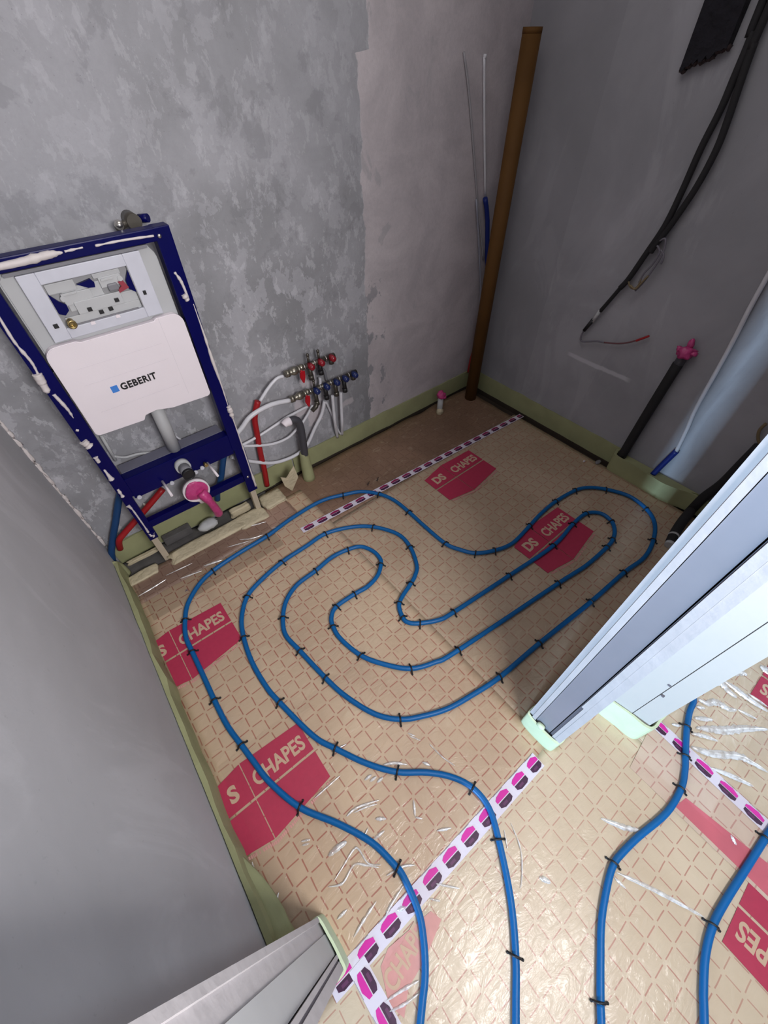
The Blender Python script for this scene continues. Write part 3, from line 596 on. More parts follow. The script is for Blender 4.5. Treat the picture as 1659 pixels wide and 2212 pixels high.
# two loose staples on the back mat
for (x,y,z), l in zip([(-1.154,-0.339,0.006),(-1.096,-0.345,0.006)], ['small dark loose clip standing behind the top of the blue loop','faint dark loose clip just right of the other one behind the blue loop']):
    b = MB(); b.tube([(x-0.004,y,0.0),(x-0.002,y,0.02),(x+0.010,y+0.004,0.016)], 0.0016, 6); b.tube([(x-0.012,y-0.002,0.009),(x+0.008,y,0.012)], 0.0014, 6); tag(b.build('loose_clip', M['clip']), l, 'pipe clip')

# ------------------------------------------------------------------ printed joint tapes
def tape(label, a, b_, width, period=0.0755, phase=0.0, z=0.0022, flip=False, skip=0.0, bl=0.052, curl=None, mg='mag'):
    a, e = Vector((*a,0)), Vector((*b_,0)); L = (e-a).length; d = (e-a).normalized(); n = Vector((-d.y,d.x,0))
    if flip: n = -n
    P = lambda u, v: tuple((a+d*u+n*v).xy)
    b = MB(); N = int(L/0.02)+1; rows = []
    for i in range(N+1):
        u = L*i/N; r = []
        for v in (-width/2, 0, width/2):
            q = a+d*u+n*v; r.append(b.bm.verts.new((q.x,q.y,z+noise.noise(Vector((q.x*14,q.y*14,1)))*0.0006)))
        rows.append(r)
    b._tag([b.bm.faces.new((A[k],B[k],B[k+1],A[k+1])) for A, B in zip(rows, rows[1:]) for k in (0,1)], True)
    bmesh.ops.recalc_face_normals(b.bm, faces=b.bm.faces)
    s = width/0.041; zz = z+0.0009; u = phase
    while u < L-0.012:
        bw = bl if u+bl < L else L-u-0.002
        if u >= 0:
            b.mi = 1; b.prism([P(u,0.001*s),P(u+bw,0.001*s),P(u+bw,0.010*s),P(u+bw*0.62,0.0165*s),P(u+bw*0.18,0.0135*s),P(u,0.009*s)], zz-0.0004, zz)
            b.mi = 2; b.prism([P(u+bw*0.02,-0.0012*s),P(u+bw*0.02,-0.011*s),P(u+bw*0.30,-0.0165*s),P(u+bw*0.80,-0.0160*s),P(u+bw,-0.0115*s),P(u+bw,-0.0012*s)], zz-0.0004, zz)
            b.mi = 3; b.prism([P(u+bw*0.05,0.0190*s),P(u+bw*0.85,0.0190*s),P(u+bw*0.85,0.0198*s),P(u+bw*0.05,0.0198*s)], zz-0.0004, zz)
            b.mi = 4; b.prism([P(u+bw*0.25,-0.006*s),P(u+bw*0.25,-0.012*s),P(u+bw*0.60,-0.012*s),P(u+bw*0.60,-0.006*s)], zz-0.0003, zz+0.0001)
        u += period
    return tag(b.build('printed_tape', [M['whitetape'], M[mg], M['plum'], M['greyd'], M['violet']]), label, 'tape')
ta, tb = [(-1.509,-1.698,0.002),(-2.322,-1.683,0.002)]
tape('white tape with magenta logos laid straight across the doorway threshold', tb[:2], ta[:2], 0.048, phase=0.012)
ta, tb = [(-0.036,-0.468,0.002),(-1.593,-0.379,0.002)]
tape('white tape with dark red logos running from corner towards the toilet frame', tb[:2], ta[:2], 0.036, phase=0.012, mg='magd')
ta, tb = [(-1.108,-1.855,0.004),(-1.132,-2.294,0.004)]
tape('white tape with magenta logos right of the cream wall end, under two pipes', ta[:2], tb[:2], 0.042, phase=0.02, z=0.0044, flip=False)
tape('white tape with magenta logos going down from the left end of threshold tape', (-2.245,-1.685), (-2.243,-2.30), 0.048, phase=0.016, z=0.0034, flip=True)

# ------------------------------------------------------------------ clear loose film, folded creases with highlights in their white colour
def fold_mat():  # milky film folds; whitish diffuse also stands in for their bright reflections
    m = bpy.data.materials.new('film_fold_highlight'); m.use_nodes = True; nt = m.node_tree; nt.nodes.clear()
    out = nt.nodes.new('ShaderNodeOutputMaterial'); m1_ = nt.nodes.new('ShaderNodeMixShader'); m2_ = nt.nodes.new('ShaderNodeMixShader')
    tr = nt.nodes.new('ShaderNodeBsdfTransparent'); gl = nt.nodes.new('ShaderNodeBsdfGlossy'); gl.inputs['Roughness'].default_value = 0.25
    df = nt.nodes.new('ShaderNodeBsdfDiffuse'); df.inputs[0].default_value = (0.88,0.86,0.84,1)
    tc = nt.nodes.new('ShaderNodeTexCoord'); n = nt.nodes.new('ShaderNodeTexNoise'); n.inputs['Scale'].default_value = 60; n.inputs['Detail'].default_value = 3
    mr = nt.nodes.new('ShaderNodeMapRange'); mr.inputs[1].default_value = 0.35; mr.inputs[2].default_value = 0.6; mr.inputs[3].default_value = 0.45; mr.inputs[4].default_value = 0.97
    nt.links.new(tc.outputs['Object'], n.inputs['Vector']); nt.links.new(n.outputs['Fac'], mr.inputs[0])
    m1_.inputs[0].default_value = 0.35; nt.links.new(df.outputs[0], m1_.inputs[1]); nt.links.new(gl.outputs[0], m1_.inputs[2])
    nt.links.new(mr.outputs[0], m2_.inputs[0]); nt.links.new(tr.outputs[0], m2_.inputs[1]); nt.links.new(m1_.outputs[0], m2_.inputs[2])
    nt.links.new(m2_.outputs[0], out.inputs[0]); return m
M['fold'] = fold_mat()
def film(label, x0, x1, y0, y1, z, creases, step=0.02, amp=0.0005, seed=0, k=0.0017):
    b = MB(); nx = int((x1-x0)/step); ny = int((y1-y0)/step); V = []
    for j in range(ny+1):
        row = []
        for i in range(nx+1):
            x = x0+(x1-x0)*i/nx; y = y0+(y1-y0)*j/ny
            h = (noise.noise(Vector((x*9,y*9,seed)))+0.5*noise.noise(Vector((x*25,y*18,seed))))*amp
            row.append(b.bm.verts.new((x,y,z+h)))
        V.append(row)
    b._tag([b.bm.faces.new((V[j][i],V[j][i+1],V[j+1][i+1],V[j+1][i])) for j in range(ny) for i in range(nx)], True)
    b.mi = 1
    for wd, pts in creases:      # each fold is a low tapering ridge, its highlight coloured in white
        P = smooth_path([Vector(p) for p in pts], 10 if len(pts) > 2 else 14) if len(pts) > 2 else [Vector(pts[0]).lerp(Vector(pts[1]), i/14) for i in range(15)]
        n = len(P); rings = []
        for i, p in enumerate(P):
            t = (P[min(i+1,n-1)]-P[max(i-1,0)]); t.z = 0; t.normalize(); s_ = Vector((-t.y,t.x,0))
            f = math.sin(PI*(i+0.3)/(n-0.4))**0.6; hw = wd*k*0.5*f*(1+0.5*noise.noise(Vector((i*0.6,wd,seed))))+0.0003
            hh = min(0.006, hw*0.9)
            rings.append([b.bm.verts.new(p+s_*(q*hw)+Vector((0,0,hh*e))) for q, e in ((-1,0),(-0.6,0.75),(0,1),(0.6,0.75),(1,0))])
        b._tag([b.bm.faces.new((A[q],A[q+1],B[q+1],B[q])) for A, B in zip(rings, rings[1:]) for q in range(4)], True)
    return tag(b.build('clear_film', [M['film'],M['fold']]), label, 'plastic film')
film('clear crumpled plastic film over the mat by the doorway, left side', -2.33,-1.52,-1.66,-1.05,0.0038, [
 (3, [(-2.134,-1.321,0.005),(-2.038,-1.322,0.004)]),
 (4, [(-2.085,-1.421,0.004),(-2.046,-1.424,0.004),(-1.983,-1.452,0.004)]),
 (3, [(-2.062,-1.428,0.004),(-2.024,-1.441,0.004),(-1.993,-1.456,0.004)]),
 (5, [(-1.985,-1.382,0.004),(-1.958,-1.384,0.004)]),
 (5, [(-1.974,-1.396,0.004),(-1.950,-1.398,0.004)]),
 (5, [(-1.958,-1.412,0.004),(-1.935,-1.413,0.004)]),
 (3.5, [(-2.218,-1.518,0.004),(-2.182,-1.537,0.004),(-2.135,-1.526,0.004),(-2.108,-1.549,0.004),(-2.083,-1.576,0.004)]),
 (3, [(-2.199,-1.518,0.005),(-2.162,-1.509,0.004),(-2.115,-1.498,0.004),(-2.103,-1.508,0.004),(-2.101,-1.549,0.004),(-2.075,-1.575,0.004)]),
 (9, [(-2.180,-1.463,0.004),(-2.149,-1.465,0.005),(-2.120,-1.470,0.004)]),
 (4, [(-1.900,-1.520,0.004),(-1.913,-1.539,0.004),(-1.924,-1.554,0.004)]),
 (3, [(-1.925,-1.555,0.004),(-1.911,-1.572,0.005)]),
 (5, [(-2.056,-1.517,0.004),(-2.018,-1.521,0.004)]),
 (6, [(-2.021,-1.482,0.004),(-1.995,-1.502,0.004)]),
 (4, [(-2.222,-1.642,0.005),(-2.179,-1.633,0.005),(-2.133,-1.626,0.005)]),
 (4, [(-2.236,-1.587,0.004),(-2.204,-1.588,0.004)]),
 (4, [(-2.357,-1.334,0.004),(-2.368,-1.374,0.004)]),
 (4, [(-2.355,-1.457,0.004),(-2.331,-1.440,0.004)]),
 (4, [(-2.376,-1.494,0.004),(-2.379,-1.518,0.004)]),
 (5, [(-1.915,-1.387,0.005),(-1.883,-1.404,0.004),(-1.850,-1.438,0.004)]),
 (5, [(-1.809,-1.462,0.004),(-1.795,-1.486,0.004)]),
 (3, [(-1.788,-1.368,0.004),(-1.775,-1.390,0.004)]),
 (3, [(-1.789,-1.378,0.004),(-1.770,-1.412,0.004)]),
 (2.5, [(-1.754,-1.439,0.004),(-1.748,-1.492,0.004),(-1.734,-1.537,0.004)]),
 (3, [(-2.019,-1.248,0.004),(-1.969,-1.262,0.004)]),
 (4, [(-2.055,-1.649,0.004),(-2.111,-1.658,0.004),(-2.130,-1.665,0.004)]),
 (6, [(-2.100,-1.676,0.004),(-2.077,-1.686,0.005)]),
 (4, [(-1.897,-1.621,0.004),(-1.859,-1.643,0.005)]),
 (3, [(-2.223,-1.385,0.004),(-2.200,-1.398,0.004)]),
 (3, [(-2.226,-1.394,0.004),(-2.207,-1.404,0.004)]),
 (3, [(-2.051,-1.485,0.005),(-2.078,-1.494,0.004),(-2.068,-1.480,0.004)]),
 (3, [(-2.311,-1.552,0.004),(-2.349,-1.560,0.004)]),
 (3.5, [(-2.078,-1.603,0.004),(-2.030,-1.617,0.004),(-2.000,-1.637,0.004)])], seed=3)
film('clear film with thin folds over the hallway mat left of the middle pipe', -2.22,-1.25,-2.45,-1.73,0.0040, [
 (3.5, [(-2.226,-1.781,0.004),(-2.183,-1.793,0.004),(-2.142,-1.807,0.004)]),
 (3, [(-2.230,-1.799,0.004),(-2.195,-1.813,0.005),(-2.156,-1.823,0.004)]),
 (3, [(-2.016,-1.715,0.004),(-1.997,-1.737,0.004)]),
 (2.5, [(-1.712,-1.749,0.004),(-1.738,-1.805,0.005),(-1.776,-1.841,0.004),(-1.807,-1.860,0.005)]),
 (2.5, [(-1.741,-1.747,0.004),(-1.767,-1.781,0.004)]),
 (9, [(-1.493,-1.914,0.004),(-1.457,-1.973,0.004),(-1.430,-2.003,0.004)]),
 (6, [(-1.571,-2.010,0.004),(-1.522,-2.100,0.004),(-1.472,-2.210,0.004)]),
 (4, [(-1.585,-2.011,0.004),(-1.582,-2.045,0.005)]),
 (3, [(-1.981,-1.704,0.004),(-1.938,-1.752,0.004)]),
 (8, [(-1.747,-1.878,0.004),(-1.732,-1.906,0.004)]),
 (5, [(-1.233,-2.179,0.005),(-1.245,-2.200,0.004)])], seed=5)
film('clear shiny film, broad folds with painted white highlights, over right hand hallway mat', -1.25,-0.35,-2.60,-2.12,0.0052, [
 (13, [(-0.827,-1.958,0.004),(-0.798,-1.970,0.004),(-0.804,-2.003,0.004),(-0.806,-2.029,0.004)]),
 (14, [(-0.782,-1.972,0.004),(-0.776,-2.011,0.004),(-0.777,-2.053,0.004),(-0.772,-2.117,0.004)]),
 (18, [(-0.617,-2.036,0.004),(-0.615,-2.062,0.004),(-0.608,-2.086,0.004)]),
 (12, [(-0.730,-1.988,0.004),(-0.699,-2.002,0.004),(-0.692,-2.019,0.004)]),
 (14, [(-0.916,-1.940,0.004),(-0.908,-1.969,0.004),(-0.887,-1.981,0.004),(-0.874,-1.997,0.004),(-0.868,-2.027,0.004),(-0.849,-2.046,0.004)]),
 (9, [(-0.990,-1.963,0.004),(-0.969,-1.985,0.004),(-0.947,-2.007,0.004)]),
 (16, [(-1.018,-1.982,0.004),(-0.984,-2.015,0.004),(-0.948,-2.049,0.004),(-0.893,-2.087,0.004),(-0.834,-2.139,0.004)]),
 (8, [(-1.049,-1.979,0.004),(-1.024,-2.009,0.005),(-1.002,-2.047,0.004)]),
 (14, [(-1.089,-1.997,0.004),(-1.076,-2.022,0.004),(-1.054,-2.053,0.004),(-0.998,-2.108,0.004),(-0.984,-2.140,0.004),(-0.973,-2.188,0.004)]),
 (9, [(-1.101,-2.065,0.004),(-1.073,-2.119,0.004),(-1.050,-2.173,0.004)]),
 (6, [(-0.760,-2.047,0.004),(-0.756,-2.111,0.004)]),
 (6, [(-1.070,-1.923,0.004),(-1.051,-1.946,0.004)]),
 (7, [(-0.948,-1.950,0.004),(-0.929,-1.974,0.004)]),
 (6, [(-0.845,-2.048,0.004),(-0.828,-2.102,0.004)])], seed=8, k=0.0017)
film('clear film edge, folds with painted shine, in front of toilet frame', -2.31,-1.70,-0.40,-0.145,0.0046, [
 (4, [(-2.324,-0.242,0.004),(-2.263,-0.239,0.004),(-2.200,-0.234,0.004)]),
 (4, [(-2.151,-0.270,0.004),(-2.060,-0.292,0.004)]),
 (5, [(-1.920,-0.150,0.004),(-1.859,-0.157,0.005)]),
 (4, [(-1.806,-0.182,0.004),(-1.750,-0.204,0.004),(-1.699,-0.220,0.004)]),
 (4, [(-1.850,-0.238,0.004),(-1.808,-0.267,0.004),(-1.751,-0.284,0.004)]),
 (4, [(-1.698,-0.279,0.004),(-1.630,-0.297,0.004)]),
 (6, [(-2.044,-0.273,0.004),(-1.964,-0.295,0.004)]),
 (3, [(-2.193,-0.214,0.004),(-2.075,-0.225,0.004)]),
 (3, [(-1.916,-0.243,0.004),(-1.821,-0.275,0.004)])], seed=12)

# ------------------------------------------------------------------ toilet installation frame
fx = thing('toilet_frame', (-1.918,-0.11,0.0), 'navy blue steel toilet frame with white cistern panel, standing at back wall', 'toilet frame')
L0,L1,R0,R1 = -2.170,-2.125,-1.711,-1.664; FY = -0.130
b = MB(); b.box(L0,L1,FY,-0.088,0.40,1.218,0.003); b.build('post', M['navy'], fx)
b = MB(); b.box(R0,R1,FY,-0.088,0.40,1.218,0.003); b.build('post', M['navy'], fx)
b = MB(); b.box(L1-0.01,R0+0.01,FY+0.001,-0.09,1.184,1.217,0.003); b.build('top_rail', M['navy'], fx)
b = MB(); b.box(L0,L0+0.036,FY,-0.092,0.150,0.402,0.003); b.box(L0+0.01,L0+0.03,FY-0.004,FY,0.16,0.20,0.002); b.build('leg', M['navy'], fx)
b = MB(); b.box(R0+0.005,R1+0.004,FY,-0.092,0.140,0.402,0.003); b.build('leg', M['navy'], fx)
b = MB(); b.box(L1-0.002,R0+0.002,FY+0.002,-0.085,0.385,0.484,0.003); b.build('cross_plate', M['navy'], fx)
b = MB(); b.box(L1+0.004,R0-0.004,-0.088,-0.030,0.480,0.4845); b.box(L1+0.004,R0-0.004,-0.0865,-0.0845,0.47,0.486); b.build('plate_shelf', M['dust'], fx, 'dusty top flange of the cross plate')
b = MB(); b.box(L1-0.02,R0+0.02,-0.118,-0.088,0.205,0.240,0.003); b.build('lower_rail', M['navy'], fx)
for x in (L0+0.017, R0+0.026):
    b = MB(); b.box(x-0.013,x+0.013,-0.124,-0.098,-0.02,0.155,0.002); b.build('foot', M['tapeb'], fx, 'foot tube wrapped in beige tape')
for x, z in ((-2.113,0.389),(-1.985,0.386),(-1.885,0.385),(-1.855,0.392)):
    b = MB(); b.cyl((x,FY,z),(x,FY-0.008,z),0.008,14); b.build('plug', M['greyl'], fx)
for x, z in ((-2.113,0.345),(-1.688,0.235),(-1.70,1.196)):
    b = MB(); b.sph((x,FY-0.001,z),0.006,(1,0.6,1),12); b.build('bolt', M['chrome'], fx)
# white sealant and filler left on the frame
def bead(pts, wds, y=None, name='sealant_bead', m='filler', seed=0):
    b = MB(); P = [Vector(p) for p in pts]
    Q = smooth_path(P, 10); rr = []
    for i in range(len(Q)):
        f = i/(len(Q)-1)*(len(wds)-1); k = min(int(f), len(wds)-2); wv = wds[k]+(wds[k+1]-wds[k])*(f-k)
        rr.append(max(0.0012, wv*(1+noise.noise(Vector((i*0.37,seed,0)))*0.6)))
    b.tube(Q, rr, 8); o = b.build(name, M[m], fx); return o
xr = -1.672
bead([(xr-0.022,FY-0.001,1.10),(xr-0.012,FY-0.001,1.07),(xr-0.008,FY-0.001,1.02)], [0.003,0.005,0.003], seed=1)
bead([(xr-0.018,FY-0.001,1.035),(xr-0.012,FY-0.001,1.015)], [0.009,0.008], seed=2)
bead([(xr+0.002,FY,1.00),(xr+0.003,FY,0.90),(xr+0.002,FY,0.80),(xr+0.004,FY,0.70),(xr+0.003,FY,0.61)], [0.001,0.0032,0.006,0.003,0.0015], seed=3)
bead([(xr+0.003,FY,0.61),(xr+0.005,FY,0.585),(xr+0.005,FY,0.55)], [0.008,0.011,0.004], seed=4)
bead([(xr+0.005,FY,0.55),(xr+0.006,FY,0.42),(xr+0.006,FY,0.30),(xr+0.006,FY,0.16)], [0.002,0.003,0.003,0.005], seed=5)
bead([(L0+0.012,FY,1.10),(L0+0.008,FY,1.03),(L0+0.014,FY,0.97),(L0+0.010,FY,0.93)], [0.003,0.004,0.004,0.003], seed=6)
bead([(L0+0.008,FY,0.935),(L0+0.006,FY,0.905)], [0.012,0.013], seed=7)
bead([(L0+0.006,FY,0.905),(L0+0.004,FY,0.875)], [0.011,0.008], seed=8)
bead([(L0+0.014,FY,0.865),(L0+0.022,FY,0.81),(L0+0.022,FY,0.775)], [0.005,0.005,0.001], seed=9)
bead([(L0+0.008,FY,0.735),(L0+0.014,FY,0.730)], [0.004,0.004], seed=10)
bead([(L0+0.006,FY,0.69),(L0+0.014,FY,0.665)], [0.013,0.012], seed=11)
bead([(L0+0.010,FY,0.620),(L0+0.010,FY,0.595)], [0.007,0.006], seed=12)
bead([(L0+0.010,FY,0.56),(L0+0.012,FY,0.51)], [0.002,0.009], seed=13)
bead([(L0+0.010,FY,0.46),(L0+0.010,FY,0.42)], [0.004,0.006], seed=14)
bead([(L0+0.006,FY,0.372),(L0+0.012,FY,0.34),(L0+0.013,FY,0.24),(L0+0.013,FY,0.19),(L0+0.020,FY,0.168),(L0+0.027,FY,0.185)], [0.007,0.0035,0.0028,0.005,0.006,0.004], seed=15)
bead([(-2.17,FY+0.004,1.200),(-2.06,FY+0.001,1.200),(-1.985,FY,1.204),(-1.95,FY,1.203)], [0.009,0.009,0.010,0.002], seed=16)
bead([(-1.945,FY,1.204),(-1.90,FY,1.205)], [0.003,0.002], seed=17)
bead([(-1.87,FY,1.203),(-1.80,FY,1.203),(-1.715,FY,1.199)], [0.0025,0.003,0.003], seed=18)
# cistern
b = MB(); b.slab_xz([(-2.118,0.70),(-1.735,0.70),(-1.722,0.90),(-1.722,1.150),(-1.742,1.182),(-2.10,1.182),(-2.118,1.165)], -0.112, -0.016, 0.004); cis = b.build('cistern', M['greyp'], fx, 'grey-white plastic cistern body')
b = MB()
X0,X1,Z0,Z1 = -2.034,-1.815,1.027,1.142
b.box(-2.078,X0,-0.128,-0.110,0.998,1.172,0.002); b.box(X1,-1.768,-0.128,-0.110,0.998,1.172,0.002); b.box(X0,X1,-0.128,-0.110,Z1,1.172,0.002); b.box(X0,X1,-0.128,-0.110,0.998,Z0,0.002)
ob = b.build('access_box', M['greyl'], fx, 'pale grey flush plate surround')
b = MB(); b.box(-2.10,-1.742,-0.1265,-0.111,1.174,1.182); b.build('cistern_lip', M['greyd'], fx)
# recess is built as a liner standing in front of the cistern body
b = MB(); b.box(X0,X0+0.002,-0.126,-0.111,Z0,Z1); b.box(X1-0.002,X1,-0.126,-0.111,Z0,Z1); b.box(X0,X1,-0.1135,-0.1125,Z0,Z1); b.build('recess_back', mat('recess_shade_grey',(0.30,0.30,0.31),0.6), fx, 'shadowed inside of the access opening')  # darker grey puts the shade of the recess into the colour
for pg in ([(X0+0.002,1.118),(X0+0.018,1.094),(X0+0.031,1.083),(X0+0.030,1.068),(X0+0.016,1.058),(X0+0.002,1.066)], [(X1-0.002,1.130),(X1-0.002,1.070),(X1-0.018,1.084),(X1-0.018,1.105)], [(-1.955,1.124),(-1.918,1.130),(-1.912,1.120),(-1.915,1.108),(-1.932,1.110)]):
    b = MB(); b.slab_xz(pg, -0.1235,-0.1136); b.build('bracket', M['navy'], fx)
b = MB(); b.box(X0+0.004,-1.958,-0.119,-0.1136,1.112,1.138,0.002); b.box(-1.910,X1-0.022,-0.119,-0.1136,1.126,1.139,0.002); b.box(-2.0,-1.90,-0.1165,-0.1136,1.06,1.12,0.002); b.box(-1.875,X1-0.003,-0.118,-0.1136,1.030,1.078,0.002); b.build('inner_plate', M['greyp'], fx)
b = MB(); b.box(X0+0.03,-1.93,-0.121,-0.1136,1.078,1.108,0.002); b.box(-1.90,-1.84,-0.121,-0.1136,1.100,1.128,0.002); b.box(-1.985,-1.86,-0.123,-0.1136,1.050,1.084,0.002); b.box(X0+0.01,X1-0.006,-0.121,-0.1136,1.028,1.050,0.001); b.box(-1.895,-1.862,-0.1245,-0.1136,1.118,1.124,0.001); b.box(-2.005,-1.965,-0.1245,-0.1136,1.104,1.110,0.001); b.cyl((-1.845,-0.1136,1.115),(-1.845,-0.125,1.115),0.007,14); b.cyl((-2.003,-0.1136,1.098),(-2.003,-0.125,1.098),0.007,14)
b.build('fill_mechanism', M['greyp'], fx, 'grey plastic flush mechanism')
b = MB(); b.box(-1.885,-1.858,-0.126,-0.119,1.088,1.108,0.004); b.build('flush_button', M['greyd'], fx)
b = MB(); b.slab_xz([(-1.855,1.108),(-1.840,1.108),(-1.832,1.088),(-1.862,1.080),(-1.862,1.088),(-1.850,1.096)], -0.1255,-0.119); b.build('red_catch', mat('catch_red',(0.28,0.03,0.05),0.5), fx, 'small red catch')
b = MB()
for x, z in ((-1.955,1.058),(-1.930,1.044),(-1.903,1.046),(-1.878,1.064)): b.box(x-0.006,x+0.006,-0.1255,-0.122,z-0.0055,z+0.0055,0.001)
b.build('slot', M['ink'], fx)
b = MB(); b.box(-2.060,-2.048,-0.1300,-0.127,1.034,1.046,0.001); b.box(-1.802,-1.793,-0.1300,-0.127,1.060,1.072,0.001); b.build('slot', M['ink'], fx)
b = MB(); b.cyl((-2.016,-0.1136,1.040),(-2.016,-0.140,1.040),0.0095,18); b.ring((-2.016,-0.140,1.040),(-2.016,-0.150,1.040),0.0115,0.007); b.build('water_inlet', M['brass'], fx, 'round brass water inlet')
b = MB(); b.box(-2.02,-1.83,-0.1262,-0.1240,1.0275,1.0315); b.build('trim_strip', M['greyd'], fx)
for x in (-1.965,-1.895):
    b = MB(); b.prism([(x-0.006,-0.132),(x+0.006,-0.132),(x,-0.124)], 1.020, 1.028); b.build('latch', M['white'], fx)
# dark clamps left and right of the cistern
b = MB(); b.box(-1.728,-1.712,-0.129,-0.10,0.895,0.955,0.002); b.build('clamp', M['black'], fx)
b = MB(); b.box(-2.130,-2.112,-0.129,-0.10,0.845,0.925,0.002); b.build('clamp', M['black'], fx)
# white front panel
pl = []
def arc(cx, cz, r, a0, a1, n=6): return [(cx+r*math.cos(a0+(a1-a0)*k/n), cz+r*math.sin(a0+(a1-a0)*k/n)) for k in range(n+1)]
pl = arc(-1.752,0.957,0.034,0,PI/2)+[(-1.80,0.991),(-1.805,0.985),(-2.02,0.985),(-2.03,0.991)]+arc(-2.086,0.957,0.034,PI/2,PI)
pl += [(-2.120,0.70),(-2.112,0.690),(-1.965,0.684),(-1.955,0.700),(-1.915,0.704),(-1.86,0.690),(-1.728,0.684),(-1.718,0.692)]
b = MB(); b.slab_xz(pl, -0.136, -0.114, 0.002); pan = b.build('front_panel', M['white'], fx, 'white polystyrene cistern panel')
text_mesh('brand_lettering', 'GEBERIT', 0.0315, M['ink'], pan, (-1.983,-0.1367,0.812), (1,0,0.002), (0,0,1), 0.0011, sx=0.90, space=1.09)
b = MB(); b.box(-2.011,-1.990,-0.1369,-0.1355,0.812,0.834); b.build('brand_square', M['bluesq'], pan, 'blue square')
b = MB(); b.box(-1.792,-1.7912,-0.1364,-0.135,0.72,0.99); b.box(-2.07,-1.81,-0.1364,-0.135,0.915,0.9157); b.box(-2.07,-1.81,-0.1364,-0.135,0.862,0.8627); b.box(-2.07,-1.81,-0.1364,-0.135,0.765,0.7657); b.build('embossed_line', mat('emboss',(0.66,0.62,0.66),0.7), pan)
# flush pipe, outlet stub, drain and rods
b = MB(); b.cyl((-1.906,-0.075,0.700),(-1.912,-0.075,0.485),0.0235,24); b.build('flush_pipe', M['greyp'], fx, 'grey flush pipe below the panel')
b = MB(); b.cyl((-1.921,FY+0.01,0.444),(-1.921,FY-0.022,0.444),0.0290,28); fp = b.build('outlet_collar', M['greyp'], fx, 'grey outlet collar')
b = MB(); b.cyl((-1.921,FY-0.018,0.444),(-1.921,FY-0.068,0.444),0.0225,28); b.build('outlet_pipe', M['greyd'], fx, 'grey outlet stub')
b = MB(); b.ring((-1.921,FY-0.064,0.444),(-1.921,FY-0.078,0.444),0.0235,0.020); b.cyl((-1.921,FY-0.064,0.444),(-1.921,FY-0.074,0.444),0.020,28); b.build('outlet_seal', M['ink'], fx, 'black open end of the outlet stub')
for x, z in ((-2.013,0.408),(-1.827,0.399)):
    b = MB(); b.cyl((x,FY+0.002,z),(x,FY-0.100,z),0.0050,12); b.build('threaded_rod', M['white'], fx, 'white sleeved fixing rod')
b = MB(); b.cyl((-1.838,FY+0.002,0.404),(-1.838,FY-0.018,0.404),0.0075,12); b.build('brass_sleeve', M['brass'], fx)
b = MB(); b.ring((-1.914,-0.126,0.302),(-1.916,-0.150,0.304),0.054,0.048,36); b.cyl((-1.914,-0.128,0.302),(-1.914,-0.134,0.302),0.049,30)
b.build('drain_elbow', M['white'], fx, 'white collar of the toilet drain')
b = MB(); b.sph((-1.900,-0.138,0.236),0.020,(1.3,0.6,0.7),14,0.6,4); b.build('drain_sealant', M['filler'], fx)
# small pipework behind
b = MB(); b.tube([(-2.110,-0.020,0.622),(-2.115,-0.020,0.502)], 0.006, 8); b.build('thin_pipe', M['greyp'], fx)
b = MB(); b.tube([(-2.113,-0.020,0.524),(-2.082,-0.020,0.500),(-2.033,-0.020,0.491),(-1.987,-0.020,0.471)], 0.005, 8, res=4); b.build('thin_pipe', M['greyp'], fx)
b = MB(); b.tube([(-1.883,-0.020,0.507),(-1.872,-0.020,0.482),(-1.851,-0.020,0.447)], 0.004, 8, res=4); b.build('thin_pipe', M['wpipe'], fx)
# pink wrapping over the drain
b = MB(); b.sph((-1.915,-0.145,0.304),0.049,(1,0.26,1),26,0.2,2)
q = [(-1.905,-0.160,0.300),(-1.893,-0.175,0.262),(-1.884,-0.172,0.215),(-1.876,-0.160,0.155),(-1.874,-0.152,0.130)]
b.tube(q, [0.020,0.024,0.022,0.020,0.017,0.016,0.017,0.018,0.018,0.019,0.019,0.019,0.016], 14, res=3)
tag(b.build('drain_wrap', M['pink']), 'pink plastic film tied over the white drain with a hanging tail', 'plastic wrap')
# wall valve on top of the frame
v = thing('stop_valve', (-1.735,-0.04,1.215), 'tarnished metal stop valve poking up behind the top of toilet frame', 'valve')
b = MB(); b.cyl((-1.735,-0.002,1.222),(-1.735,-0.060,1.222),0.020,18); b.tube([(-1.735,-0.04,1.222),(-1.765,-0.045,1.218),(-1.785,-0.05,1.21)],0.010,12); b.build('body', M['bronze'], v)
b = MB(); b.sph((-1.778,-0.058,1.222),0.013,(1,1,1),14); b.build('cap', M['chrome'], v)
b = MB(); b.cyl((-1.712,-0.03,1.222),(-1.693,-0.05,1.224),0.011,14); b.build('knob', M['navy'], v, 'dark blue knob')

# conduits behind the frame
b = MB(); b.tube([(-2.147,-0.035,0.395),(-2.190,-0.035,0.330),(-2.238,-0.035,0.250),(-2.283,-0.035,0.178),(-2.327,-0.035,0.099)]+[(-2.352,-0.03,0.02)], 0.0135, 14, res=5); tag(b.build('conduit', M['tealhose']), 'dull blue conduit going down to the back left corner', 'conduit')
b = MB(); b.tube([(-2.022,-0.060,0.318),(-2.140,-0.060,0.247),(-2.234,-0.060,0.194),(-2.271,-0.060,0.167)]+[(-2.29,-0.035,0.10)], 0.0125, 14, res=5); tag(b.build('conduit', M['redhose']), 'red conduit slanting behind the lower left of the toilet frame', 'conduit')
b = MB(); b.tube([(-1.720,-0.045,0.349),(-1.741,-0.045,0.320),(-1.781,-0.045,0.229),(-1.821,-0.045,0.163)]+[(-1.835,-0.03,0.10)], 0.0135, 14, res=5); tag(b.build('conduit', M['tealhose']), 'dull blue conduit behind the right leg of the toilet frame', 'conduit')

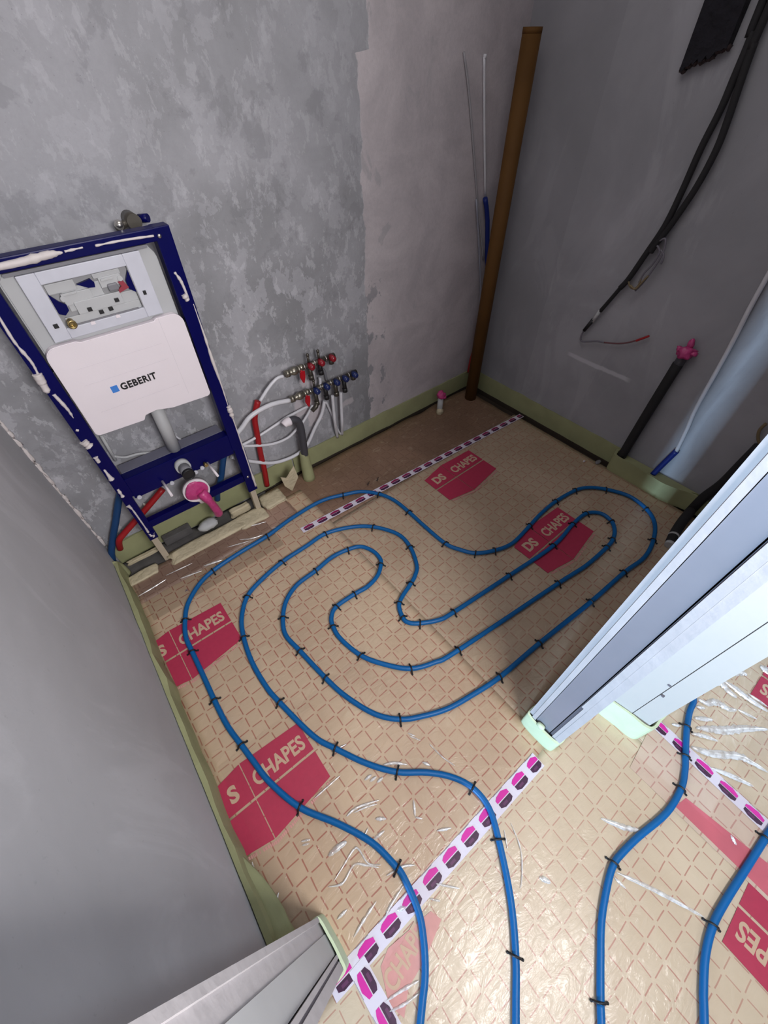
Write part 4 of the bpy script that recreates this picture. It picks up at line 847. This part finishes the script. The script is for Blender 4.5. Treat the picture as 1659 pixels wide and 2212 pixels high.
# ------------------------------------------------------------------ manifolds
def knob(b, x, z, r=0.0155):
    b.cyl((x,-0.060,z),(x,-0.088,z),r,14,r*0.85); b.sph((x,-0.088,z),r*0.86,(1,0.6,1),12)
def manifold(name, label, xs, z, bleed, outs, col, knobc, x_end, cap_r):
    t = thing(name, ((xs[0]+xs[-1])/2,-0.06,z), label, 'manifold')
    b = MB(); b.tube([(xs[0]-0.035,-0.058,z),(xs[-1]+0.012,-0.058,z)],0.0115,16); b.build('bar', M['bronze'], t)
    b = MB()
    for x in xs: b.cyl((x-0.030,-0.058,z),(x-0.024,-0.058,z),0.0145,8)
    b.build('union_nut', M['chrome'], t)
    for x in xs: b = MB(); knob(b, x, z); b.build('knob', M[knobc], t)
    for i in bleed: b = MB(); b.cyl((xs[i],-0.058,z+0.008),(xs[i],-0.058,z+0.045),0.0055,12); b.sph((xs[i],-0.058,z+0.047),0.0075,(1,1,1.2),10); b.build('bleed_valve', M['bronze'], t)
    for i, zo in outs:
        b = MB(); b.cyl((xs[i],-0.058,z-0.005),(xs[i]+0.002,-0.060,zo),0.0105,14); b.cyl((xs[i]+0.001,-0.059,zo+0.018),(xs[i]+0.002,-0.060,zo-0.003),0.0130,8); b.build('outlet', M['bronze' if i % 2 == 0 else 'black'], t)
    b = MB(); b.cyl((xs[-1]-0.002,-0.060,z),(xs[-1]+0.020,-0.060,z),cap_r,18); b.build('end_cap', M[col], t)
    # ball valve at the left
    b = MB(); b.cyl((x_end,-0.058,z),(xs[0]-0.030,-0.058,z),0.0125,14); b.sph(((x_end+xs[0]-0.03)/2,-0.058,z),0.019,(1.2,1,1),14); b.cyl((x_end+0.004,-0.058,z),(x_end+0.022,-0.058,z),0.0165,8); b.cyl((xs[0]-0.062,-0.058,z),(xs[0]-0.048,-0.058,z),0.0165,8); b.sph((xs[0]-0.042,-0.060,z+0.004),0.0150,(1,1,1),12); b.build('ball_valve', M['valve'], t)
    hx = (x_end+xs[0])/2+0.012
    b = MB(); b.slab_xz([(hx-0.012,z-0.004),(hx+0.012,z-0.001),(hx+0.011,z-0.028),(hx+0.002,z-0.058),(hx-0.005,z-0.056),(hx-0.016,z-0.026)], -0.086,-0.078,0.002); b.cyl((hx,-0.055,z-0.004),(hx,-0.082,z-0.006),0.006,10); b.build('valve_handle', M['redplastic'], t, 'red butterfly handle')
    return t
manifold('manifold', 'upper brass manifold with red knobs on the back wall', [-1.247,-1.193,-1.132], 0.602, [0,1], [(0,0.535),(1,0.540),(2,0.572)], 'bronze', 'redknob', -1.372, 0.014)
manifold('manifold', 'lower brass manifold with blue knobs on the back wall', [-1.237,-1.180,-1.122,-1.070,-1.014], 0.474, [0], [(0,0.395),(1,0.402),(2,0.397),(3,0.397),(4,0.445)], 'black', 'blueplastic', -1.372, 0.014)
b = MB(); b.tube([(-1.178,-0.03,0.59),(-1.172,-0.02,0.55),(-1.150,-0.02,0.52),(-1.143,-0.02,0.47)],0.007,8,res=4); b.box(-1.196,-1.160,-0.028,-0.006,0.555,0.592,0.003)
tag(b.build('mounting_bracket', M['greyd']), 'grey bracket behind the two manifolds', 'bracket')
b = MB(); b.tube([(-1.237,-0.060,0.40),(-1.245,-0.062,0.385),(-1.272,-0.064,0.372)],[0.011,0.012,0.010],12); tag(b.build('elbow_fitting', M['bronze']), 'tarnished elbow fitting under the first blue outlet', 'fitting')
def wp(label, pts, r=0.0072, m='wpipe', cat='pipe'):
    b = MB(); b.tube(pts, r, 12, res=6); return tag(b.build('water_pipe', M[m]), label, cat, 'white water pipes at the manifolds')
wp('white pipe from the upper manifold down into the red sleeve', [(-1.379,-0.055,0.595),(-1.410,-0.055,0.596),(-1.457,-0.055,0.570),(-1.509,-0.055,0.526)])
wp('thickest white pipe curving from the lower manifold behind the frame', [(-1.374,-0.060,0.473),(-1.470,-0.060,0.491),(-1.567,-0.060,0.478),(-1.625,-0.060,0.439),(-1.671,-0.060,0.411)], 0.0105)
wp('white pipe from the elbow fitting passing behind the white capped drain', [(-1.278,-0.035,0.386),(-1.357,-0.035,0.379),(-1.401,-0.035,0.375),(-1.457,-0.035,0.362),(-1.540,-0.035,0.346),(-1.628,-0.035,0.337),(-1.691,-0.035,0.340)], 0.0065)
wp('white pipe sagging from the first blue outlet to the frame', [(-1.252,-0.045,0.387),(-1.313,-0.045,0.326),(-1.361,-0.045,0.296),(-1.422,-0.045,0.270),(-1.512,-0.045,0.279),(-1.634,-0.045,0.333),(-1.691,-0.045,0.357)], 0.0065)
wp('long white pipe from second blue outlet looping low behind the dark drain', [(-1.185,-0.045,0.382),(-1.210,-0.045,0.317),(-1.262,-0.045,0.253),(-1.319,-0.045,0.178),(-1.366,-0.045,0.153),(-1.434,-0.045,0.147),(-1.528,-0.045,0.169),(-1.635,-0.045,0.243),(-1.706,-0.045,0.308)], 0.0085)
wp('thin white pipe behind the fourth outlet reaching the green foam', [(-1.163,-0.020,0.355),(-1.133,-0.020,0.251),(-1.115,-0.020,0.167),(-1.096,-0.020,0.116)], 0.0055)
wp('white pipe going straight down from the third blue outlet', [(-1.142,-0.055,0.399),(-1.144,-0.055,0.315),(-1.145,-0.055,0.232)]+[(-1.114,-0.012,0.101)], 0.0078)
wp('white pipe going straight down from the fourth blue outlet', [(-1.092,-0.055,0.396),(-1.097,-0.055,0.294),(-1.102,-0.055,0.211)]+[(-1.082,-0.012,0.104)], 0.0078)
wp('short white pipe under the second red outlet', [(-1.193,-0.045,0.513),(-1.194,-0.045,0.488),(-1.203,-0.045,0.462)], 0.0068)
b = MB(); b.tube([(-1.512,-0.035,0.517),(-1.547,-0.035,0.443),(-1.557,-0.035,0.360),(-1.568,-0.035,0.245),(-1.573,-0.035,0.145)]+[(-1.580,-0.025,0.03)], 0.0135, 14, res=6); tag(b.build('conduit', M['redhose']), 'red conduit standing between toilet frame and manifolds', 'conduit')
d = thing('drain_stub', (-1.362,-0.08,0.0), 'dark grey bent drain pipe with a white taped mouth below manifolds', 'drain pipe')
b = MB(); b.tube([(-1.405,-0.082,0.384),(-1.385,-0.081,0.382),(-1.365,-0.08,0.366),(-1.357,-0.08,0.335),(-1.356,-0.08,0.28),(-1.362,-0.08,0.14)], 0.0185, 18, res=5); b.build('pipe', M['greydrain'], d)
b = MB(); b.tube([(-1.440,-0.084,0.380),(-1.425,-0.083,0.386),(-1.405,-0.082,0.386)], [0.016,0.021,0.022], 12, res=3); b.build('taped_mouth', M['white'], d, 'white taped pipe mouth')
b = MB(); b.tube([(-1.362,-0.075,0.165),(-1.364,-0.078,0.10),(-1.366,-0.088,-0.01)], [0.022,0.029,0.033], 14, res=4); b.build('foam_collar', M['foam'], d, 'green foam wrapped round the foot')
b = MB()
sc_ = [(-1.538,-0.125,0.142),(-1.509,-0.125,0.118),(-1.458,-0.125,0.172),(-1.445,-0.125,0.085),(-1.489,-0.125,0.001),(-1.525,-0.125,0.066)]
sc2 = [(p[0],p[2]) for p in sc_]; b.slab_xz(sc2, -0.127, -0.121, 0.001)
for vv in b.bm.verts: vv.co.y += (0.06-vv.co.z)*0.10+noise.noise(vv.co*30)*0.006
zmin = min(vv.co.z for vv in b.bm.verts)
tag(b.build('foam_scrap', M['pu']), 'torn cream foam scrap leaning at the wall left of the dark drain', 'foam scrap')

# ------------------------------------------------------------------ brown pipe, corner wires
b = MB(); b.cyl((-0.135,-0.125,-0.03),(-0.133,-0.118,1.585),0.036,32); b.ring((-0.133,-0.118,1.575),(-0.133,-0.118,1.592),0.0365,0.031,32)
tag(b.build('soil_pipe', M['brown']), 'tall brown plastic pipe standing in the back right corner', 'pipe')
b = MB(); b.tube([(-0.375,-0.006,1.531),(-0.312,-0.006,1.391),(-0.213,-0.006,1.123),(-0.130,-0.006,0.914),(-0.073,-0.006,0.775)], [0.0045,0.0045], 8, res=4); tag(b.build('wall_wire', mat('grey_cord',(0.34,0.33,0.35),0.6)), 'thin grey cord on the pink plaster, left of the white one', 'cord')
b = MB(); b.tube([(-0.261,-0.008,1.518),(-0.213,-0.008,1.335),(-0.135,-0.008,1.061)], 0.0052, 8, res=4); b.cyl((-0.257,-0.008,1.512),(-0.257,-0.008,1.525),0.007,8); wv = tag(b.build('wall_wire', M['wpipe']), 'thin white pipe running down into the dark blue sleeve', 'pipe')
b = MB(); b.tube([(-0.145,-0.018,1.056),(-0.103,-0.018,0.959),(-0.057,-0.018,0.777)]+[(-0.03,-0.02,0.70)], 0.0115, 12, res=4); tag(b.build('conduit', M['bluehose']), 'dark blue sleeve on the plaster beside the brown pipe', 'conduit')
b = MB(); b.tube([(-0.202,-0.012,1.059),(-0.112,-0.012,0.785),(-0.054,-0.012,0.581),(-0.041,-0.012,0.432)], 0.0045, 8, res=4); tag(b.build('wall_wire', mat('grey_cord_2',(0.30,0.31,0.37),0.6)), 'pale grey pipe emerging behind the brown pipe above the red sleeve', 'pipe')
b = MB(); b.tube([(-0.046,-0.020,0.450),(-0.036,-0.020,0.303),(-0.056,-0.020,0.201),(-0.063,-0.020,0.109)], 0.0100, 12, res=4); tag(b.build('conduit', M['redhose']), 'dark red sleeve low behind the brown corner pipe', 'conduit')
p = thing('capped_pipe', (-0.408,-0.11,0.0), 'short pale pipe stub with crumpled pink cap near the back right corner', 'pipe stub')
b = MB(); b.cyl((-0.408,-0.112,-0.01),(-0.403,-0.108,0.105),0.0175,18); b.build('stub', M['greyp'], p)
b = MB(); b.sph((-0.412,-0.118,0.012),0.022,(1,1,1.2),12,0.3,3); b.build('foam_foot', M['pu'], p, 'cream foam at the foot')
b = MB(); b.sph((-0.400,-0.106,0.118),0.026,(1,1,0.9),16,0.6,8); b.sph((-0.388,-0.118,0.108),0.016,(1,1,0.8),12,0.5,5); b.build('cap', M['pink'], p, 'crumpled pink film cap')

# ------------------------------------------------------------------ right wall services
t = thing('black_pipe', (-0.035,-1.105,0.085), 'black insulated pipe on the right wall capped with pink plastic', 'pipe')
b = MB(); b.tube([(-0.038,-1.103,0.085),(-0.034,-1.108,0.3),(-0.030,-1.120,0.625)],0.0215,20,res=4); b.build('insulation', M['blackfoam'], t)
b = MB(); b.cyl((-0.030,-1.120,0.600),(-0.029,-1.124,0.668),0.0200,18); b.build('pipe_end', M['greydrain'], t)
b = MB(); b.sph((-0.030,-1.126,0.678),0.032,(1,1.05,0.75),18,0.7,6); b.sph((-0.030,-1.126,0.715),0.013,(1,1,1.7),12,0.5,2); b.sph((-0.032,-1.155,0.685),0.012,(1,1.4,0.8),10,0.5,1); b.sph((-0.032,-1.098,0.685),0.012,(1,1.3,0.9),10,0.5,9); b.build('wrapping', M['pink'], t, 'crumpled pink plastic wrapping')
t = thing('white_conduit', (-0.03,-1.285,0.09), 'white pipe rising from a short blue sleeve on the right wall', 'pipe')
b = MB(); b.tube([(-0.040,-1.278,0.085),(-0.030,-1.290,0.16),(-0.022,-1.306,0.25)],0.0135,14,res=5); b.build('sleeve', M['bluehose'], t, 'dark blue sleeve')
b = MB(); b.tube([(-0.022,-1.306,0.245),(-0.018,-1.290,0.37),(-0.016,-1.273,0.48),(-0.015,-1.255,0.74),(-0.015,-1.232,1.0),(-0.015,-1.22,1.5),(-0.015,-1.22,2.2)],0.0085,12,res=5); b.build('pipe', M['wpipe'], t)
b = MB(); random.seed(3)
n = 16; Y0, Y1 = -0.672, -0.792
top = [(Y0,2.3),(Y1,2.3)]; bot = [(Y1-(Y1-Y0)*k/n, 1.545-0.055*k/n+random.uniform(-0.010,0.006)) for k in range(n+1)]
tmp = bmesh.new(); vs = [tmp.verts.new((-0.002,y,z)) for y, z in top+bot]; f = tmp.faces.new(vs); r = bmesh.ops.extrude_face_region(tmp, geom=[f]); bmesh.ops.translate(tmp, vec=(-0.035,0,0), verts=[x for x in r['geom'] if isinstance(x, bmesh.types.BMVert)]); bmesh.ops.recalc_face_normals(tmp, faces=tmp.faces); b._merge(tmp)
o = tag(b.build('insulation_strip', mat('rough_black', (0.010,0.009,0.014), 0.95, vary=(30,0.5), bump=(30,1.0,0.02))), 'wide black rough strip hanging high on the right wall', 'insulation strip')
b = MB()
for y, z in bot[::1]: b.sph((-0.020,y,z+0.002),0.009,(1.6,0.8,0.8),8,0.6,y*50)
b.build('frayed_edge', mat('frayed_brown', (0.045,0.028,0.028), 0.9), o, 'brownish frayed lower edge')
c1 = [(-0.025,-0.858,1.632),(-0.025,-0.834,1.633),(-0.025,-0.844,1.564),(-0.025,-0.846,1.480),(-0.025,-0.847,1.404),(-0.025,-0.838,1.307),(-0.025,-0.836,1.186),(-0.025,-0.828,1.079),(-0.025,-0.801,0.974),(-0.025,-0.774,0.875),(-0.025,-0.753,0.829)]
c1 = [(-0.025,-0.83,2.3)]+c1[1:]
b = MB(); b.tube(c1, 0.0115, 12, res=5); tag(b.build('cable', M['blackfoam']), 'left black cable of the pair hanging down the right wall', 'cable', 'black cables on the right wall')
c2 = [(-0.028,-0.859,1.605),(-0.028,-0.861,1.550),(-0.028,-0.869,1.480),(-0.028,-0.883,1.383),(-0.028,-0.889,1.307),(-0.028,-0.879,1.206),(-0.028,-0.851,1.091),(-0.028,-0.828,1.023),(-0.028,-0.817,0.985)]
b = MB(); b.tube([(-0.028,-0.86,2.3)]+c2, 0.0115, 12, res=5); tag(b.build('cable', M['blackfoam']), 'right black cable of the pair hanging down the right wall', 'cable', 'black cables on the right wall')
e = thing('cable_end', (-0.025,-0.70,0.70), 'thin black cable end with a paler taped band and bare red-tipped wire', 'cable')
b = MB(); b.tube([(-0.022,-0.781,0.896),(-0.022,-0.752,0.828),(-0.022,-0.728,0.770),(-0.022,-0.703,0.712)], 0.0088, 12, res=4); b.build('cable_sheath', M['blackfoam'], e)
b = MB(); b.tube([(-0.022,-0.702,0.716),(-0.022,-0.684,0.658)], 0.0085, 12); b.build('pale_band', M['greyp'], e, 'pale grey taped band')
b = MB(); b.tube([(-0.022,-0.685,0.667),(-0.022,-0.660,0.604)], [0.0095,0.0085], 12); b.build('cable_sheath', M['black'], e)
b = MB(); b.tube([(-0.022,-0.659,0.608),(-0.022,-0.655,0.572),(-0.022,-0.666,0.552),(-0.022,-0.698,0.562),(-0.022,-0.742,0.580),(-0.022,-0.777,0.587)], 0.0042, 8, res=4); b.build('wire', M['wire'], e)
b = MB(); b.tube([(-0.022,-0.777,0.587),(-0.022,-0.831,0.603),(-0.022,-0.874,0.622),(-0.022,-0.915,0.650)], 0.0036, 8, res=4); b.build('wire', mat('wine_wire',(0.16,0.06,0.07),0.5), e)
b = MB(); b.tube([(-0.022,-0.912,0.647),(-0.022,-0.934,0.666),(-0.022,-0.955,0.685)], 0.0050, 8, res=4); b.build('red_tip', M['redhose'], e, 'red wire tip')
w_ = thing('wire_bundle', (-0.03,-0.80,0.85), 'bundle of thin folded wires tied to the black cables', 'wires')
for i, pts in enumerate([[(-0.035,-0.836,1.031),(-0.035,-0.853,1.041),(-0.035,-0.865,1.013),(-0.035,-0.865,0.972),(-0.035,-0.853,0.918),(-0.035,-0.840,0.875),(-0.035,-0.823,0.840)], [(-0.035,-0.834,1.014),(-0.035,-0.854,0.994),(-0.035,-0.847,0.951),(-0.035,-0.830,0.912),(-0.035,-0.824,0.874)], [(-0.035,-0.855,1.003),(-0.035,-0.875,0.988),(-0.035,-0.878,0.958)], [(-0.035,-0.827,0.889),(-0.035,-0.826,0.860),(-0.035,-0.812,0.845),(-0.035,-0.793,0.851),(-0.035,-0.781,0.866)]]):
    b = MB(); b.tube(pts, 0.0038, 8, res=5); b.build('wire', M['ywire' if i == 3 else 'wire'], w_)
b = MB(); b.tube([(-0.045,-0.853,0.909),(-0.045,-0.838,0.877),(-0.045,-0.824,0.850),(-0.045,-0.799,0.858)], 0.0040, 8, res=4); b.build('wire', M['ywire'], w_)
# black hose lying by the front right corner
h = thing('black_hose', (-0.28,-1.535,0.03), 'thick black hose disappearing behind the metal-stud wall end', 'hose')
b = MB(); b.tube([(-0.330,-1.545,0.022),(-0.27,-1.532,0.024),(-0.18,-1.520,0.030),(-0.10,-1.515,0.045)]+[(-0.040,-1.510,-0.002),(-0.040,-1.518,0.109),(-0.040,-1.540,0.218),(-0.040,-1.548,0.337),(-0.040,-1.555,0.445)], 0.0215, 18, res=5); b.build('hose', M['blackfoam'], h)
b = MB(); b.tube([(-0.345,-1.548,0.020),(-0.325,-1.543,0.022)], 0.020, 14); b.build('end_fitting', M['greyp'], h, 'pale fitting at the hose end')
b = MB(); b.ring((-0.285,-1.536,0.024),(-0.275,-1.534,0.024),0.0235,0.018); b.build('clamp_ring', M['greyp'], h, 'pale ring round the hose')
b = MB(); b.tube([(-0.020,-1.562,0.438),(-0.020,-1.535,0.459),(-0.020,-1.517,0.495),(-0.020,-1.520,0.532)], 0.006, 8, res=4); tag(b.build('thin_cable', M['ywire']), 'thin brownish cable bent beside the right wall, next to partition', 'cable')
b = MB(); b.box(-0.112,-0.088,-0.865+0.0,-0.850,0.0,0.006,0.001)
q = [(-0.116,-0.963,0.004),(-0.063,-1.016,0.004)]
b = MB(); b.sph(q[0],0.008,(1,0.7,0.5),10,0.5,1); tag(b.build('debris_crumb', M['white']), 'tiny white crumb at the dark gap left of black pipe', 'debris')
b = MB(); b.sph(q[1],0.014,(1.6,0.8,0.3),10,0.5,2); tag(b.build('debris_crumb', M['greyd']), 'small grey flake beside the white crumb', 'debris')

# bluish-white spill on the mint foam of the stud wall
b = MB(); b.sph((-1.461,-1.640,0.098),0.013,(0.7,1.1,0.8),12,0.3,1); tag(b.build('filler_blob', M['foamp']), 'pale round filler blob on the foam at the stud wall foot', 'filler')
